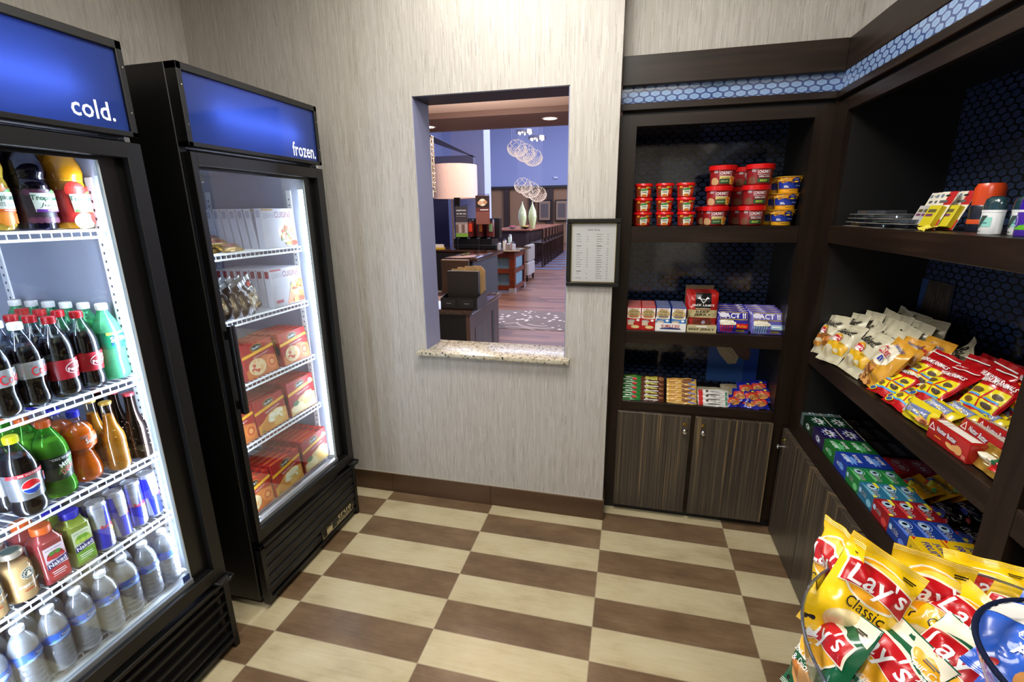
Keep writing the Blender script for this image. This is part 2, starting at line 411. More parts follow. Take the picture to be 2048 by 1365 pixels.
it = [('t', 'Suite Shop', 0, .258, .055, .011, C('#444444', .6), 0, .0)]
rnd = random.Random(3)
for col, x in ((0, -.078), (1, .014)):
    z = .238
    for r in range(20):
        if (col, r) in ((0, 4), (0, 15), (0, 18)): z -= .0105; continue
        L = rnd.uniform(.012, .03); b = r in (0, 5, 16) if col == 0 else r == 5
        it.append(('r', x, z, x + L, z + (.0022 if b else .0014), K if b else GR))
        if not b: it.append(('r', x + .046, z, x + .055, z + .0014, GR))
        z -= .0105
art(m, S, it, dd=.00001); m.build('price_sheet', t)
MB().box(-.1, .1, -.0125, -.0118, .022, .286, clear('picture_glass', '#ffffff', .02, .02, bend=.35)).build('glass_pane', t)

# ------------------------------------------------------------------ built-in shelving
def knob(t, x, y, z, out):
    o = MB()
    pr = [(.0045, 0), (.0045, .014), (.0125, .018), (.0135, .023), (.010, .027), (.0001, .0285)]
    o.lathe(pr, CHROME, 18); o.xf(Matrix.Translation((x, y, z)) @ Vector((0, 0, 1)).rotation_difference(Vector(out)).to_matrix().to_4x4())
    return o.build('knob', t)
def lock(t, x, y, z, out):
    o = MB(); o.lathe([(.0095, 0), (.0095, .003), (.006, .004), (.006, .0035), (.0001, .0035)], C('#b89a4a', .25, 1, name='brass'), 18)
    o.box(-.0008, .0008, -.004, .004, .0035, .0042, K)
    o.xf(Matrix.Translation((x, y, z)) @ Vector((0, 0, 1)).rotation_difference(Vector(out)).to_matrix().to_4x4())
    return o.build('lock', t)
Z = dict(toe=.045, d1=.59, s3=.642, s2b=.955, s2=1.017, s1b=1.448, s1=1.521, op=1.957, fr=2.003, tb=2.022, tt=2.05, bt=2.1, cb=2.12, ct=2.236)
INK = C('#060505', .5, name='black_laminate')
F = .21                                                             # face of the rear unit
t = thing('shelving_unit', 'dark brown built-in shelving unit facing the room with cups, cartons and bars', 'shelving')
m = MB(); m.box(1.2152, 1.288, F, F + .02, Z['toe'], Z['fr'], ESPV); m.box(2.001, 2.07, F, F + .02, Z['toe'], Z['fr'], ESPV)
m.box(1.288, 2.001, F, F + .02, Z['op'], Z['fr'], ESP); m.box(1.288, 2.001, F, F + .02, Z['toe'], Z['d1'] + .005, ESP)
m.build('face_frame', t)
MB().box(1.2152, 1.288, F + .02, .60, 0, Z['fr'], INK).build('side_panel', t); MB().box(2.001, 2.06, F + .02, .60, 0, Z['fr'], INK).build('side_panel', t)  # inner sides near black: shade of the openings put into the colour
MB().box(1.222, 2.088, F + .02, .60, Z['fr'], Z['ct'], INK).box(2.0695, 2.0895, .2125, .231, 0, Z['tt'], ESPV).build('top_box', t)
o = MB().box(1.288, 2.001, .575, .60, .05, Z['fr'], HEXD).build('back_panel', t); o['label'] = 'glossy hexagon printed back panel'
for z0, z1, n_ in ((Z['d1'] + .005, Z['s3'], 'shelf'), (Z['s2b'], Z['s2'], 'shelf'), (Z['s1b'], Z['s1'], 'shelf')):
    MB().box(1.288, 2.001, F, .575, z0, z1, ESP, .0015).build(n_, t)
MB().box(1.222, 2.07, F + .012, F + .03, 0, Z['toe'], INK).build('toe_kick', t)
for x0, x1, kx in ((1.268, 1.63, 1.603), (1.652, 2.008, 1.69)):
    d = MB().box(x0, x1, F - .022, F - .001, .04, Z['d1'], ZEB, .0015).build('door', t)
    knob(d, kx, F - .022, .515, (0, -1, 0)); lock(d, kx, F - .022, .549, (0, -1, 0))
m = MB(); m.box(1.217, 2.079, F - .022, F + .02, Z['cb'], Z['ct'], ESP, .002); m.build('cornice', t)
MB().box(1.217, 2.083, F + .012, F + .03, Z['tt'] - .002, Z['bt'] + .022, HEX).build('hexagon_frieze', t)
MB().box(1.217, 2.067, F - .012, F + .02, Z['tb'], Z['tt'], ESP, .002).build('lower_trim', t)
# hexagon poster slot at the lowest opening: cropped picture of a woven sandal
m = MB(); m.box(1.742, 2.0, .568, .573, .66, .955, C('#2a4068', .3)); S = S_front(.568)
it = [('r', 1.742, .66, 2.0, .955, C('#3a5c9a', .2)), ('r', 1.93, .66, 2.0, .955, C('#2a4690', .2))]
it += [('p', [(1.77, .955), (1.86, .955), (1.93, .90), (1.96, .83), (1.95, .79), (1.91, .80), (1.86, .83), (1.80, .86), (1.77, .91)], C('#5a4238', .4)),
       ('p', [(1.768, .93), (1.80, .935), (1.83, .90), (1.86, .86), (1.90, .81), (1.89, .77), (1.85, .765), (1.80, .82), (1.77, .88)], C('#c9b08a', .6)),
       ('e', 1.905, .855, .062, .026, C('#6a4a44', .5), -.75)]
for i in range(9):
    for j in range(5):
        it.append(('e', 1.79 + i * .011 + j * .008, .905 - i * .0125 + j * .008, .0035, .0025, C('#7d6547', .7), .7))
art(m, S, it, d0=.0003, dd=.00004); o = m.build('back_poster', t); o['label'] = 'blue printed poster with a woven sandal'

X = 2.07                                                            # face of the unit along the side wall
t = thing('shelving_unit', 'dark brown built-in shelving along the side wall with snack bags and gum', 'shelving')
def sidebay(y0, y1, parts):
    pass
m = MB(); m.box(X, X + .02, .08, .21, Z['toe'], Z['fr'], ESPV); m.box(X, X + .02, -1.105, -1.032, Z['toe'], Z['fr'], ESPV); m.box(X, X + .02, -2.35, -2.28, Z['toe'], Z['fr'], ESPV)
m.box(X, X + .02, -2.28, .08, Z['op'], Z['fr'], ESPY); m.box(X, X + .02, -2.28, .08, Z['toe'], Z['d1'] + .005, ESPY)
m.build('face_frame', t)
for a, b in ((.08, .20), (-1.105, -1.032), (-2.35, -2.28)): MB().box(X + .02, 2.46, a, b, 0, Z['fr'], INK).build('side_panel', t)  # sides darkened for shade like those of the rear unit
MB().box(X + .02, 2.46, -2.35, .23, Z['fr'], Z['ct'] , INK).build('top_box', t)
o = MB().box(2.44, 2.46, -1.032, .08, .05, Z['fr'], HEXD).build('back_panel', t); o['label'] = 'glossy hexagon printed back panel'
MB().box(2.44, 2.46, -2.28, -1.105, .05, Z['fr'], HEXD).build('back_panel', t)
for z0, z1 in ((Z['d1'] + .005, Z['s3'] + .008), (.94, 1.003), (1.457, 1.526)):
    for a, b in ((-1.032, .08), (-2.28, -1.105)):
        MB().box(X, 2.44, a, b, z0, z1, ESPY, .0015).build('shelf', t)
MB().box(X + .012, X + .03, -2.35, .22, 0, Z['toe'], INK).build('toe_kick', t)
ys = [.183, -.170, -.178, -.6, -.608, -1.03]
for i in range(3):
    d = MB().box(X - .022, X - .001, ys[2 * i + 1], ys[2 * i], .012, Z['d1'] - .012, ZEB, .0015).build('door', t)
    ky = ys[2 * i] - .03 if i != 1 else ys[3] + .03
    knob(d, X - .022, ky, .492, (-1, 0, 0)); lock(d, X - .022, ky, .528, (-1, 0, 0))
MB().box(X - .022, X - .001, -1.7, -1.038, .012, Z['d1'] - .012, ZEB, .0015).build('door', t)
MB().box(X - .022 + .03, X + .02, -2.35, F, Z['cb'], Z['ct'], ESPY, .002).build('cornice', t)
MB().box(X + .012, X + .03, -2.35, F + .013, Z['tt'] - .002, Z['bt'] + .022, HEX).build('hexagon_frieze', t)
MB().box(X - .004, X + .02, -2.35, F + .01, Z['tb'], Z['tt'], ESPY, .002).build('lower_trim', t)
m = MB(); m.box(2.43, 2.436, -.12, .075, 1.01, 1.32, C('#39424e', .3))
S = lambda u, v, d: (2.43 - d, -u, v)
it = [('r', -.075, 1.01, .12, 1.32, C('#30466e', .2)), ('p', [(-.03, 1.32), (.12, 1.32), (.12, 1.01), (-.05, 1.01), (-.06, 1.12), (-.045, 1.22)], C('#3b3129', .4))]
for i in range(14): it.append(('e', -.02 + (i % 7) * .02, 1.28 - (i // 7) * .1 - (i % 3) * .02, .006, .03, C('#5d4c3c', .5)))
art(m, S, it, d0=.0003, dd=.00003); o = m.build('back_poster', t); o['label'] = 'printed poster with carved dark wood'
# ------------------------------------------------------------------ the two glass-door merchandisers
LED = emis('cold_white_tube', '#dbe6ff', 70); LEDF = emis('freezer_white_tube', '#dfe8ff', 24)
SIGNBLUE = None
def mat_signpanel():
    m = bpy.data.materials.new('blue_backlit_film'); m.use_nodes = True; nt = m.node_tree; nt.nodes.clear(); N = nt.nodes.new; L = nt.links.new
    t = N('ShaderNodeBsdfTranslucent'); t.inputs[0].default_value = lin('#88a2f2')
    d = N('ShaderNodeBsdfDiffuse'); d.inputs[0].default_value = lin('#4460b8')
    g = N('ShaderNodeBsdfGlossy'); g.inputs['Roughness'].default_value = .06
    x = N('ShaderNodeMixShader'); x.inputs[0].default_value = .25; L(t.outputs[0], x.inputs[1]); L(d.outputs[0], x.inputs[2])
    f = N('ShaderNodeFresnel'); f.inputs[0].default_value = 1.4
    y = N('ShaderNodeMixShader'); L(f.outputs[0], y.inputs[0]); L(x.outputs[0], y.inputs[1]); L(g.outputs[0], y.inputs[2])
    o = N('ShaderNodeOutputMaterial'); L(y.outputs[0], o.inputs[0]); return m
SIGN = mat_signpanel(); SIGNTXT = emis('lit_lettering', '#ffffff', 1.3)
GLASS = clear('door_glass', '#f4f8f6', .012, .01, bend=.28)
def cooler(name, label, cy, word, textw, shelfz, badge, louvre):
    """front plane at x=0 of its own frame, width along y"""
    t = thing(name, label, 'display fridge', (-.09, cy, 0)); H = .3435; D = -.76
    m = MB()                                                          # cabinet shell
    for s in (-1, 1):
        a, b = sorted((s * H, s * (H - .03))); m.box(D, -.045, a, b, .03, 2.05, BLK, .003)
    m.box(D, -.045, -H + .03, H - .03, 1.80, 2.05, BLK) if False else None
    m.box(D, -.045, -H + .03, H - .03, 2.035, 2.05, BLK); m.box(D, D + .03, -H + .03, H - .03, .03, 2.035, BLK); m.box(D, -.12, -H + .03, H - .03, 1.79, 1.80, BLK)
    m.box(D + .03, -.06, -H + .03, H - .03, .03, .31, BLK)
    m.build('cabinet_shell', t)
    m = MB()                                                          # white liner
    for s in (-1, 1):
        a, b = sorted((s * (H - .03), s * (H - .045))); m.box(D + .03, -.05, a, b, .31, 1.79, LINER)
    m.box(D + .03, D + .045, -H + .045, H - .045, .31, 1.79, LINER); m.box(D + .045, -.05, -H + .045, H - .045, 1.775, 1.79, LINER)
    m.box(D + .045, -.05, -H + .045, H - .045, .31, .335, C('#eef1f8', .3))
    m.build('interior_liner', t)
    for s in (-1, 1):
        for x in (-.16, -.61):
            a, b = sorted((s * (H - .045), s * (H - .05))); m = MB().box(x - .012, x + .012, a, b, .36, 1.70, WIRE)
            for k in range(52):
                z = .38 + k * .025; c_, d_ = sorted((s * (H - .05), s * (H - .0503))); m.box(x - .003, x + .003, c_, d_, z, z + .008, C('#34363c', .6))
            m.build('shelf_standard', t)
    for z in shelfz:                                                  # wire shelves
        m = MB(); y1 = H - .052; xf = -.125
        for z_ in (z - .002, z - .022): m.tube([(xf, -y1, z_), (xf, y1, z_)], .0042, WIRE)
        n_ = 24
        for k in range(n_ + 1):
            y = -y1 + 2 * y1 * k / n_
            m.tube([(xf, y, z - .023), (xf, y, z), (D + .08, y, z)], .0018, WIRE, 5)
        for x in (-.30, -.45, -.60, D + .08): m.tube([(x, -y1, z - .004), (x, y1, z - .004)], .003, WIRE)
        for s in (-1, 1): m.tube([(xf, s * y1, z - .003), (D + .08, s * y1, z - .003)], .0032, WIRE)
        m.build('wire_shelf', t)
    # lamps along both door jambs and one at the head
    for s in (-1, 1):
        a, b = sorted((s * (H - .047), s * (H - .075)))
        MB().box(-.085, -.055, a, b, .385, 1.70, LEDF if badge else LED, .004).build('light_tube', t)
        m = MB(); m.box(-.09, -.05, *sorted((s * (H - .045), s * (H - .08))), 1.70, 1.73, C('#b9bdc6', .3)); m.box(-.09, -.05, *sorted((s * (H - .045), s * (H - .08))), .365, .385, C('#b9bdc6', .3)); m.build('lamp_holder', t)
    # door
    d = MB(); lo, hi = .325, 1.79
    d.box(-.04, 0, -H, -H + .022, lo, hi, BLK, .002); d.box(-.04, 0, H - .045, H, lo, hi, BLK, .002)
    d.box(-.04, 0, -H + .022, H - .045, 1.748, hi, BLK, .002); d.box(-.04, 0, -H + .022, H - .045, lo, .375, BLK, .002)
    o = d.build('door', t); 
    b = MB(); b.box(-.032, -.026, H - .11, H - .045, .375, 1.748, BLACKP); b.box(-.032, -.026, -H + .022, H - .11, 1.738, 1.748, BLACKP)
    b.box(-.034, -.024, H - .114, H - .11, .375, 1.738, C('#aab4b8', .25)); b.box(-.034, -.018, -H + .022, H - .11, .375, .392, C('#9aa0a6', .3, .6)); b.build('glass_border', o)
    MB().box(-.031, -.027, -H + .022, H - .114, .392, 1.738, GLASS).build('door_glass', o)
    h = MB(); h.box(.012, .034, -H + .006, -H + .028, .88, 1.215, BLACKP, .005, 2); h.box(0, .02, -H + .008, -H + .026, .90, .93, BLACKP); h.box(0, .02, -H + .008, -H + .026, 1.165, 1.195, BLACKP); h.build('door_handle', o)
    g = MB(); g.box(-.035, .012, H - .05, H - .002, .308, .322, C('#1c1c1c', .2), .003)
    g.tube([(-.02, H - .055, .318), (.025, H - .05, .318), (.03, H - .02, .318), (.02, H + .004, .318), (-.02, H + .004, .318)], .006, C('#2a2a2a', .15, .6), 8)
    g.build('lower_hinge', o); MB().box(-.02, 0, H - .045, H - .03, 1.79, 1.803, CHROME).build('upper_hinge', o)
    # header sign
    m = MB(); z0, z1 = 1.806, 2.05
    for a, b_, c_, e in ((-H, H, z1 - .022, z1), (-H, H, z0, z0 + .014), (-H, -H + .018, z0, z1), (H - .018, H, z0, z1)): m.box(-.045, 0, a, b_, c_, e, BLK, .0015)
    for s in (-1, 1):
        for z in (1.87, 1.985): m.box(0, .0015, s * (H - .009) - .002, s * (H - .009) + .002, z - .002, z + .002, CHROME)
    o = m.build('sign_frame', t)
    MB().box(-.012, -.009, -H + .018, H - .018, z0 + .014, z1 - .022, SIGN).build('sign_panel', o)
    m = MB(); art(m, lambda u, v, d_: (-.009 + d_, u, v), [('t', word, H - (.05 if word[0] == 'c' else .028) - textw / 2, z0 + (.058 if word[0] == 'c' else .052), textw, .047 if word[0] == 'c' else .056, SIGNTXT, 0, .022)], d0=.0006); m.build('sign_lettering', o)
    m = MB(); m.tube([(-.055, -H + .13, 1.925), (-.055, H - .13, 1.915)], .010, emis('sign_tube', '#ffffff', 32), 10); m.build('sign_lamp', o)
    MB().box(-.115, -.11, -H + .03, H - .03, 1.80, 2.035, C('#55585e', .6)).box(-.11, -.045, -H + .03, H - .03, 1.80, 1.803, C('#55585e', .6)).build('sign_reflector', o)
    # grille
    m = MB(); z0, z1 = .03, .30
    for a, b_, c_, e in ((-H, H, z1 - .016, z1), (-H + .02, H - .02, z0, z0 + .016), (-H, -H + .022, z0 - .005, z1), (H - .022, H, z0 - .03, z1)): m.box(-.03, 0, a, b_, c_, e, BLK, .002)
    n_ = 5
    for k in range(n_):
        zz = z0 + .022 + k * .046
        if louvre: m.prism([(-.022, zz), (-.012, zz + .004), (0 - .004, zz + .022), (-.004, zz + .026), (-.014, zz + .026)], -H + .022, H - .022, BLK, 1)
        else: m.prism([(-.022, zz), (-.010, zz), (-.004, zz + .010), (-.004, zz + .034), (-.016, zz + .044), (-.022, zz + .044)], -H + .022, H - .022, BLK, 1)
    m.v = [(p[0], p[1], p[2]) for p in m.v]
    o = m.build('grille', t)
    MB().box(-.06, -.05, -H + .03, H - .03, .03, .3, C('#050505', .6)).build('grille_backing', t)
    if badge:
        g = MB(); GOLD = C('#d8cfa4', .3, .5, name='pale_gold'); S = lambda u, v, d_: (-.0035 + d_, u, v)
        art(g, S, [('r', .02, .052, .30, .11, BLACKP), ('r', .03, .056, .29, .0585, GOLD), ('r', .03, .056, .0325, .082, GOLD), ('r', .2875, .056, .29, .088, GOLD),
                   ('t', 'true', .215, .094, .12, .026, GOLD, 0, .03), ('t', 'FREEZER', .21, .069, .13, .014, GOLD, 0, .01), ('r', .06, .062, .105, .09, GOLD), ('r', .062, .093, .065, .103, GOLD), ('r', .070, .093, .088, .096, GOLD), ('r', .100, .093, .103, .103, GOLD)], d0=.001)
        g.build('badge', t)
    m = MB()
    for s in (-1, 1):
        for x in (-.08, -.68): m.box(x - .025, x + .025, s * (H - .05) - .02, s * (H - .05) + .02, 0, .03, BLACKP)
    m.build('feet', t)
    return t
SH = [1.555, 1.098, .826, .600]
# (face-printed swing of tone on the blue films is left to the tube behind them)
frz = cooler('display_freezer', 'black upright glass-door freezer whose blue lit header reads frozen', -.485, 'frozen.', .150, [1.449, 1.19, .918, .662, .368], True, False)
clr = cooler('display_cooler', 'black upright glass-door drinks cooler whose blue lit header reads cold', -1.335, 'cold.', .108, SH + [.36], False, True)
o = MB().box(-.0265, -.0255, .205, .235, .385, .415, C('#20366f', .4)).build('sticker', clr)
# ------------------------------------------------------------------ the lobby and breakfast hall beyond the opening
def mat_planks():
    s = NT('lobby_planks'); x, y, z = s.xyz()
    iv = s.M('FLOOR', s.M('DIVIDE', y, .15)); h = s.white(s.comb(iv, 3, 0)); iu = s.M('FLOOR', s.M('ADD', s.M('DIVIDE', x, 1.2), s.M('MULTIPLY', h, 5)))
    w1 = s.white(s.comb(iu, iv, 4)); n = s.noise(s.comb(s.M('ADD', s.M('MULTIPLY', x, 2.5), s.M('MULTIPLY', w1, 30)), s.M('MULTIPLY', y, 30), 0), 1, 4)
    c = s.ramp(s.M('ADD', s.M('MULTIPLY', n, .7), s.M('MULTIPLY', w1, .3)), [(.25, '#48291d'), (.5, '#6b4636'), (.8, '#8a624e')])
    return s.done(c, .35)
def mat_stripes(name, cols, k=38):
    s = NT(name); x, y, z = s.xyz(); u = s.M('ADD', x, y)
    n = s.noise(s.comb(s.M('MULTIPLY', u, k), 0, 0), 1, 3, .7); return s.done(s.ramp(n, cols), .5)
PL = mat_planks(); BLUEW = C('#8f96b8', .8, name='hall_wall_paint'); BRN = C('#3a2a24', .5); DK = C('#15110f', .5)
REDW = mat_wood('reddish_wood', '#3c160c', '#5e2614', '#7a3820', .3, 0)
SV = MB().box(-9, 6.3, YW + .4, 24.2, -.06, -.001, PL).build('floor_lobby'); struct(SV)
m = MB(); m.box(-9, 6.3, 24, 24.2, 2.97, 9, BLUEW); m.box(-9, 6.3, 24, 24.2, 0, 2.97, C('#8a6646', .6)); m.box(-9, 6.3, 23.8, 24.0, 2.85, 2.98, C('#1e1512', .5))
for x in (-6.6, -5.55, -4.15, -3.15, -1.9, -.9): m.box(x, x + .32, 23.85, 24, 0, 2.9, C('#301c10', .5))
struct(m.build('wall_hall'))
m = MB(); m.box(-9.2, -9, .3, 24.2, 0, 9, BLUEW); struct(m.build('wall_hall_side')); struct(MB().box(6.3, 6.5, .3, 24.2, 0, 9, BLUEW).build('wall_hall_windows'))  # side behind the daylight area light is a solid wall, no windows
struct(MB().box(-9.2, 6.5, 3.9, 24.2, 9, 9.2, BLUEW).build('ceiling_hall'))
m = MB(); m.box(-9, 2.1, YB + .1, 3.17, 2.66, 2.7, C('#ecd2c4', .8)); struct(m.build('ceiling_lobby'))
m = MB(); m.box(-9, 6.3, 3.17, 3.95, 2.60, 3.3, C('#6e544c', .6)); m.box(-9, 6.3, 3.95, 4.0, 2.60, 9, BLUEW); struct(m.build('beam_lobby'))
struct(MB().box(2.55, 2.6, .6, 3.0, 0, 2.7, PLAIN).box(-9.0, -8.9, .3, 4, 0, 2.7, PLAIN).build('wall_lobby'))
# dark blue recess, pillar and dark bulkhead on the far side of the counter
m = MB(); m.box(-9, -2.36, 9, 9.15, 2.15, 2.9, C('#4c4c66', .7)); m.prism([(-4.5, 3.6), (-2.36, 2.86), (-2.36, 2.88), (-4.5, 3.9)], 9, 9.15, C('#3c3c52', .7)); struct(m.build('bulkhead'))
struct(MB().box(-3.50, -2.58, 10.6, 11.2, 0, 9, C('#a9aed0', .8)).build('pillar'))
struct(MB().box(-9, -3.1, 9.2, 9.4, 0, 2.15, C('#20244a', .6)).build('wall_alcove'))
# carpet inset
def mat_carpet():
    s = NT('patterned_carpet'); x, y, z = s.xyz()
    v = s.n('ShaderNodeTexVoronoi'); s.put(v, 'Vector', s.comb(x, s.M('MULTIPLY', y, 1.0), 0)); v.inputs['Scale'].default_value = 9
    rr = s.M('LESS_THAN', v.outputs['Distance'], .28); big = s.noise(s.obj(), 1.3, 2)
    on = s.M('MULTIPLY', rr, s.M('GREATER_THAN', big, .47))
    v2 = s.n('ShaderNodeTexVoronoi'); s.put(v2, 'Vector', s.comb(x, y, 0)); v2.inputs['Scale'].default_value = 1.6
    ring = s.M('LESS_THAN', s.M('ABSOLUTE', s.M('SUBTRACT', s.M('FRACT', s.M('MULTIPLY', v2.outputs['Distance'], 5)), .5)), .16)
    c = s.mix(on, lin('#655c5e'), lin('#c4bcc0')); c = s.mix(s.M('MULTIPLY', ring, s.M('LESS_THAN', big, .43)), c, lin('#94898c'))
    return s.done(c, .95)
struct(MB().box(-3.2, 3.5, 4.18, 5.48, -.001, .004, mat_carpet()).build('carpet_inset_floor'))
m = MB()
for i in range(9): m.box(-3.4, -.6, 11.5 + i * .8, 11.9 + i * .8, -.001, .003, C('#454c66', .9))
tag(m.build('carpet_runner'), 'bluish striped carpet under the tall communal table', 'carpet', kind='structure')

GRB = mat_granite('brown_granite', [(.35, '#20120c'), (.5, '#3a2519'), (.65, '#5b4030')], .08)
t = thing('reception_desk', 'dark wood reception desk with brown granite top just beyond the opening', 'desk', (0, 0, 0))
MB().box(-2.2, .185, 1.07, 1.93, .865, .90, GRB, .008, 2).build('granite_top', t)
m = MB(); m.box(-2.2, .13, 1.12, 1.88, 0, .865, INK); m.box(.13, .16, 1.10, 1.90, 0, .865, C('#543a2e', .4)); m.build('desk_body', t)
MB().box(.16, .163, 1.22, 1.62, .0, .74, ZEB).build('laminate_panel', t); MB().box(.16, .163, 1.68, 1.74, .0, .78, INK).build('side_channel', t)
t = thing('service_counter', 'raised dark service counter behind the reception desk with a grey end', 'counter', (0, 0, 0))
MB().box(-.92, -.50, 3.36, 4.6, 1.03, 1.07, GRB, .006, 2).build('granite_top', t)
MB().box(-.87, -.60, 3.42, 4.55, 0, 1.03, INK).box(-.60, -.58, 3.42, 4.55, 0, 1.03, C('#2a2a30', .6)).build('counter_body', t)
t = thing('monitor', 'plain brown monitor back standing on the reception desk', 'monitor', (-.075, 1.50, .90))  # plain brown block standing in for an object not made out
MB().box(-.13, .105, -.02, .02, .05, .33, C('#4a3426', .6), .006).build('screen_back', t); MB().box(-.05, .05, -.05, .05, 0, .012, BLACKP).box(-.02, .02, -.01, .01, .01, .08, BLACKP).build('stand', t)
t = thing('file_organizer', 'black desk organizer holding manila folders on the granite reception desk', 'organizer', (.075, 1.2, .90))
m = MB(); m.box(-.14, .14, -.09, -.085, 0, .085, BLACKP); m.box(-.14, .14, .165, .17, 0, .11, BLACKP)
for s in (-1, 1): m.prism([(-.09, 0), (.17, 0), (.17, .115), (-.09, .085)], s * .14 - .0025, s * .14 + .0025, BLACKP, 0)
m.box(-.14, .14, -.09, .17, 0, .004, BLACKP); m.build('tray', t)
for k, x in enumerate((-.075, .065)): MB().box(x - .055, x + .055, -.096, -.09, .015, .07, C('#161616', .3), .002).box(x - .02, x + .02, -.099, -.096, .044, .047, CHROME).build('drawer', t)
MB().box(-.125, .12, .02, .06, .004, .27, C('#1d1712', .5)).build('divider', t)
for k, (x0, x1, y, h_) in enumerate(((-.11, .0, .08, .295), (-.06, .10, .1, .30), (.0, .135, .12, .30), (.02, .14, .14, .29))):
    tag(MB().prism([(x0, .004), (x1, .004), (x1, h_ - .03), (x1 - .02, h_), (x0 + .05, h_), (x0 + .045, h_ - .015), (x0, h_ - .015)], y, y + .004, C('#c9a877', .7), 1).build('manila_folder', None, (.075, 1.2, .90)),
        ['first', 'second', 'third', 'last'][k] + ' manila folder from the front in the black desk organizer', 'folder', 'folders in the desk organizer')

# breakfast counter with the coffee machine
t = thing('breakfast_counter', 'reddish wood breakfast counter with blue striped panels under the coffee machine', 'counter')
MB().box(-4.2, -.85, 7.16, 8.3, .83, .87, GRB, .006, 2).box(-1.76, -.845, 7.15, 7.16, .85, .872, C('#b9a890', .2)).build('granite_top', t)
m = MB(); m.box(-1.075, -.96, 7.2, 7.32, .1, .83, REDW); m.box(-1.075, -.96, 8.1, 8.22, .1, .83, REDW); m.box(-4.1, -1.06, 7.22, 7.3, .72, .83, REDW); m.box(-4.1, -1.06, 7.22, 7.3, .40, .49, REDW); m.box(-4.1, -1.06, 7.22, 7.3, .05, .15, REDW)
for z in (.72, .40, .05): m.box(-1.0, -.96, 7.3, 8.15, z, z + .09, REDW)
m.build('wood_frame', t)
MB().box(-4.1, -1.07, 7.32, 7.34, .1, .8, mat_stripes('blue_striped_panel', [(.3, '#2d4250'), (.5, '#5f7f8c'), (.7, '#8fa7ae')])).box(-1.02, -1.0, 7.34, 8.1, .1, .8, mat_stripes('blue_striped_end', [(.3, '#2d4250'), (.5, '#5f7f8c'), (.7, '#8fa7ae')])).build('striped_panel', t)
MB().box(-1.08, -.955, 7.195, 7.325, 0, .1, C('#b0aeb0', .3, .6)).build('metal_foot', t); MB().box(-1.08, -.955, 8.095, 8.225, 0, .1, C('#b0aeb0', .3, .6)).build('metal_foot', t)
MB().box(-4.1, -1.72, 7.10, 7.2, 0, .8, INK).build('dark_front', t)
tag(MB().box(-1.72, -1.42, 7.215, 7.219, .725, .82, C('#6a3a34', .5)).build('small_sign', None), 'small maroon sign on the breakfast counter edge', 'sign')
t = thing('coffee_machine', 'black coffee machine with four bright dispensing towers on the counter', 'coffee machine', (-1.8, 7.35, .87))
MB().box(-.46, .44, -.12, .4, .02, .10, BLACKP, .01).box(-.46, .36, -.1, .3, .10, .22, BLACKP).box(-.46, .44, .2, .4, .22, .62, C('#1a1a1c', .2), .01).build('machine_body', t)
for k, c_ in enumerate(('#5a4a40', '#c23a22', '#c9772c', '#6f8f62')):
    x = -.36 + k * .215; m = MB(); m.lathe([(.085, .24), (.092, .26), (.092, .56), (.085, .60)], [BLACKP, C('#5e1f1a', .3), BLACKP], 18, (x, .05)); m.box(x - .0, x + .075, -.05, -.04, .36, .52, C(c_, .4)); m.box(x - .03, x + .03, -.08, -.045, .14, .24, C('#9a9ca2', .2, .8)); m.build('dispenser', t)
for (x, z0, z1, w_, nm, base, txt) in ((-2.05, 1.13, 1.73, .26, 'dark promotional sign with chocolates hanging by the coffee machine', '#3a3436', 1), (-1.60, 1.38, 1.93, .29, 'maroon promotional sign with a cup and hands above the coffee machine', '#5e2d28', 2)):
    m = MB(); m.box(x - w_ / 2, x + w_ / 2, 7.185, 7.191, z0, z1, C(base, .5)); S = S_front(7.185)
    if txt == 1:
        it = [('r', x - .13, 1.13, x + .13, 1.42, C('#8d8078', .5)), ('r', x - .13, 1.13, x + .13, 1.2, C('#6f9a35', .5))] + [('e', x - .1 + (i % 4) * .065, 1.24 + (i // 4) * .055, .03, .028, C(('#6a5348', '#b0a096')[i % 2], .5)) for i in range(12)]
        it += [('t', "HAMPTON'S", x, 1.65, .2, .03, W), ('t', 'on the run', x, 1.59, .2, .03, W), ('r', x - .1, 1.53, x + .1, 1.54, C('#8a8488', .5))]
    else:
        it = [('r', x - .14, 1.70, x + .14, 1.92, C('#2b1c16', .5)), ('r', x - .14, 1.38, x + .14, 1.62, C('#7b4a3e', .5)), ('e', x + .0, 1.80, .075, .07, C('#e6d8b8', .5)), ('e', x - .05, 1.79, .05, .04, C('#c99f7c', .5)), ('e', x + .05, 1.8, .05, .035, C('#b98a68', .5)), ('r', x - .05, 1.65, x + .12, 1.665, W)]
    art(m, S, it, d0=.001, dd=.0004); m.tube([(x - .1, 7.2, .872), (x - .1, 7.2, z1 + .02), (x + .14, 7.2, z1 + .02)], .008, C('#26262a', .3), 6)
    tag(m.build('promotional_sign'), nm, 'sign')
for i, (x, y, z, c_) in enumerate(((-1.30, 7.3, .16, '#a9aeb5'), (-1.2, 7.35, .22, '#cfc9c0'), (-1.12, 7.28, .15, '#8f7d78'), (-1.05, 7.4, .16, '#a6777a'), (-1.0, 7.3, .14, '#b9babf'), (-1.15, 7.6, .3, '#9fb0a8'))):
    m = MB(); m.lathe([(.04, 0), (.042, z * .8), (.03, z * .85), (.03, z)], [C(c_, .3), CHROME, CHROME], 14); o = m.build('condiment_jar', None, (x, y, .87))
    tag(o, ORD[i] + ' condiment jar along the breakfast counter edge', 'jar', 'condiment jars on the breakfast counter')
t = thing('napkin_caddy', 'small caddy of yellow and pink packets on the breakfast counter', 'caddy', (-2.62, 7.3, .87)); m = MB()
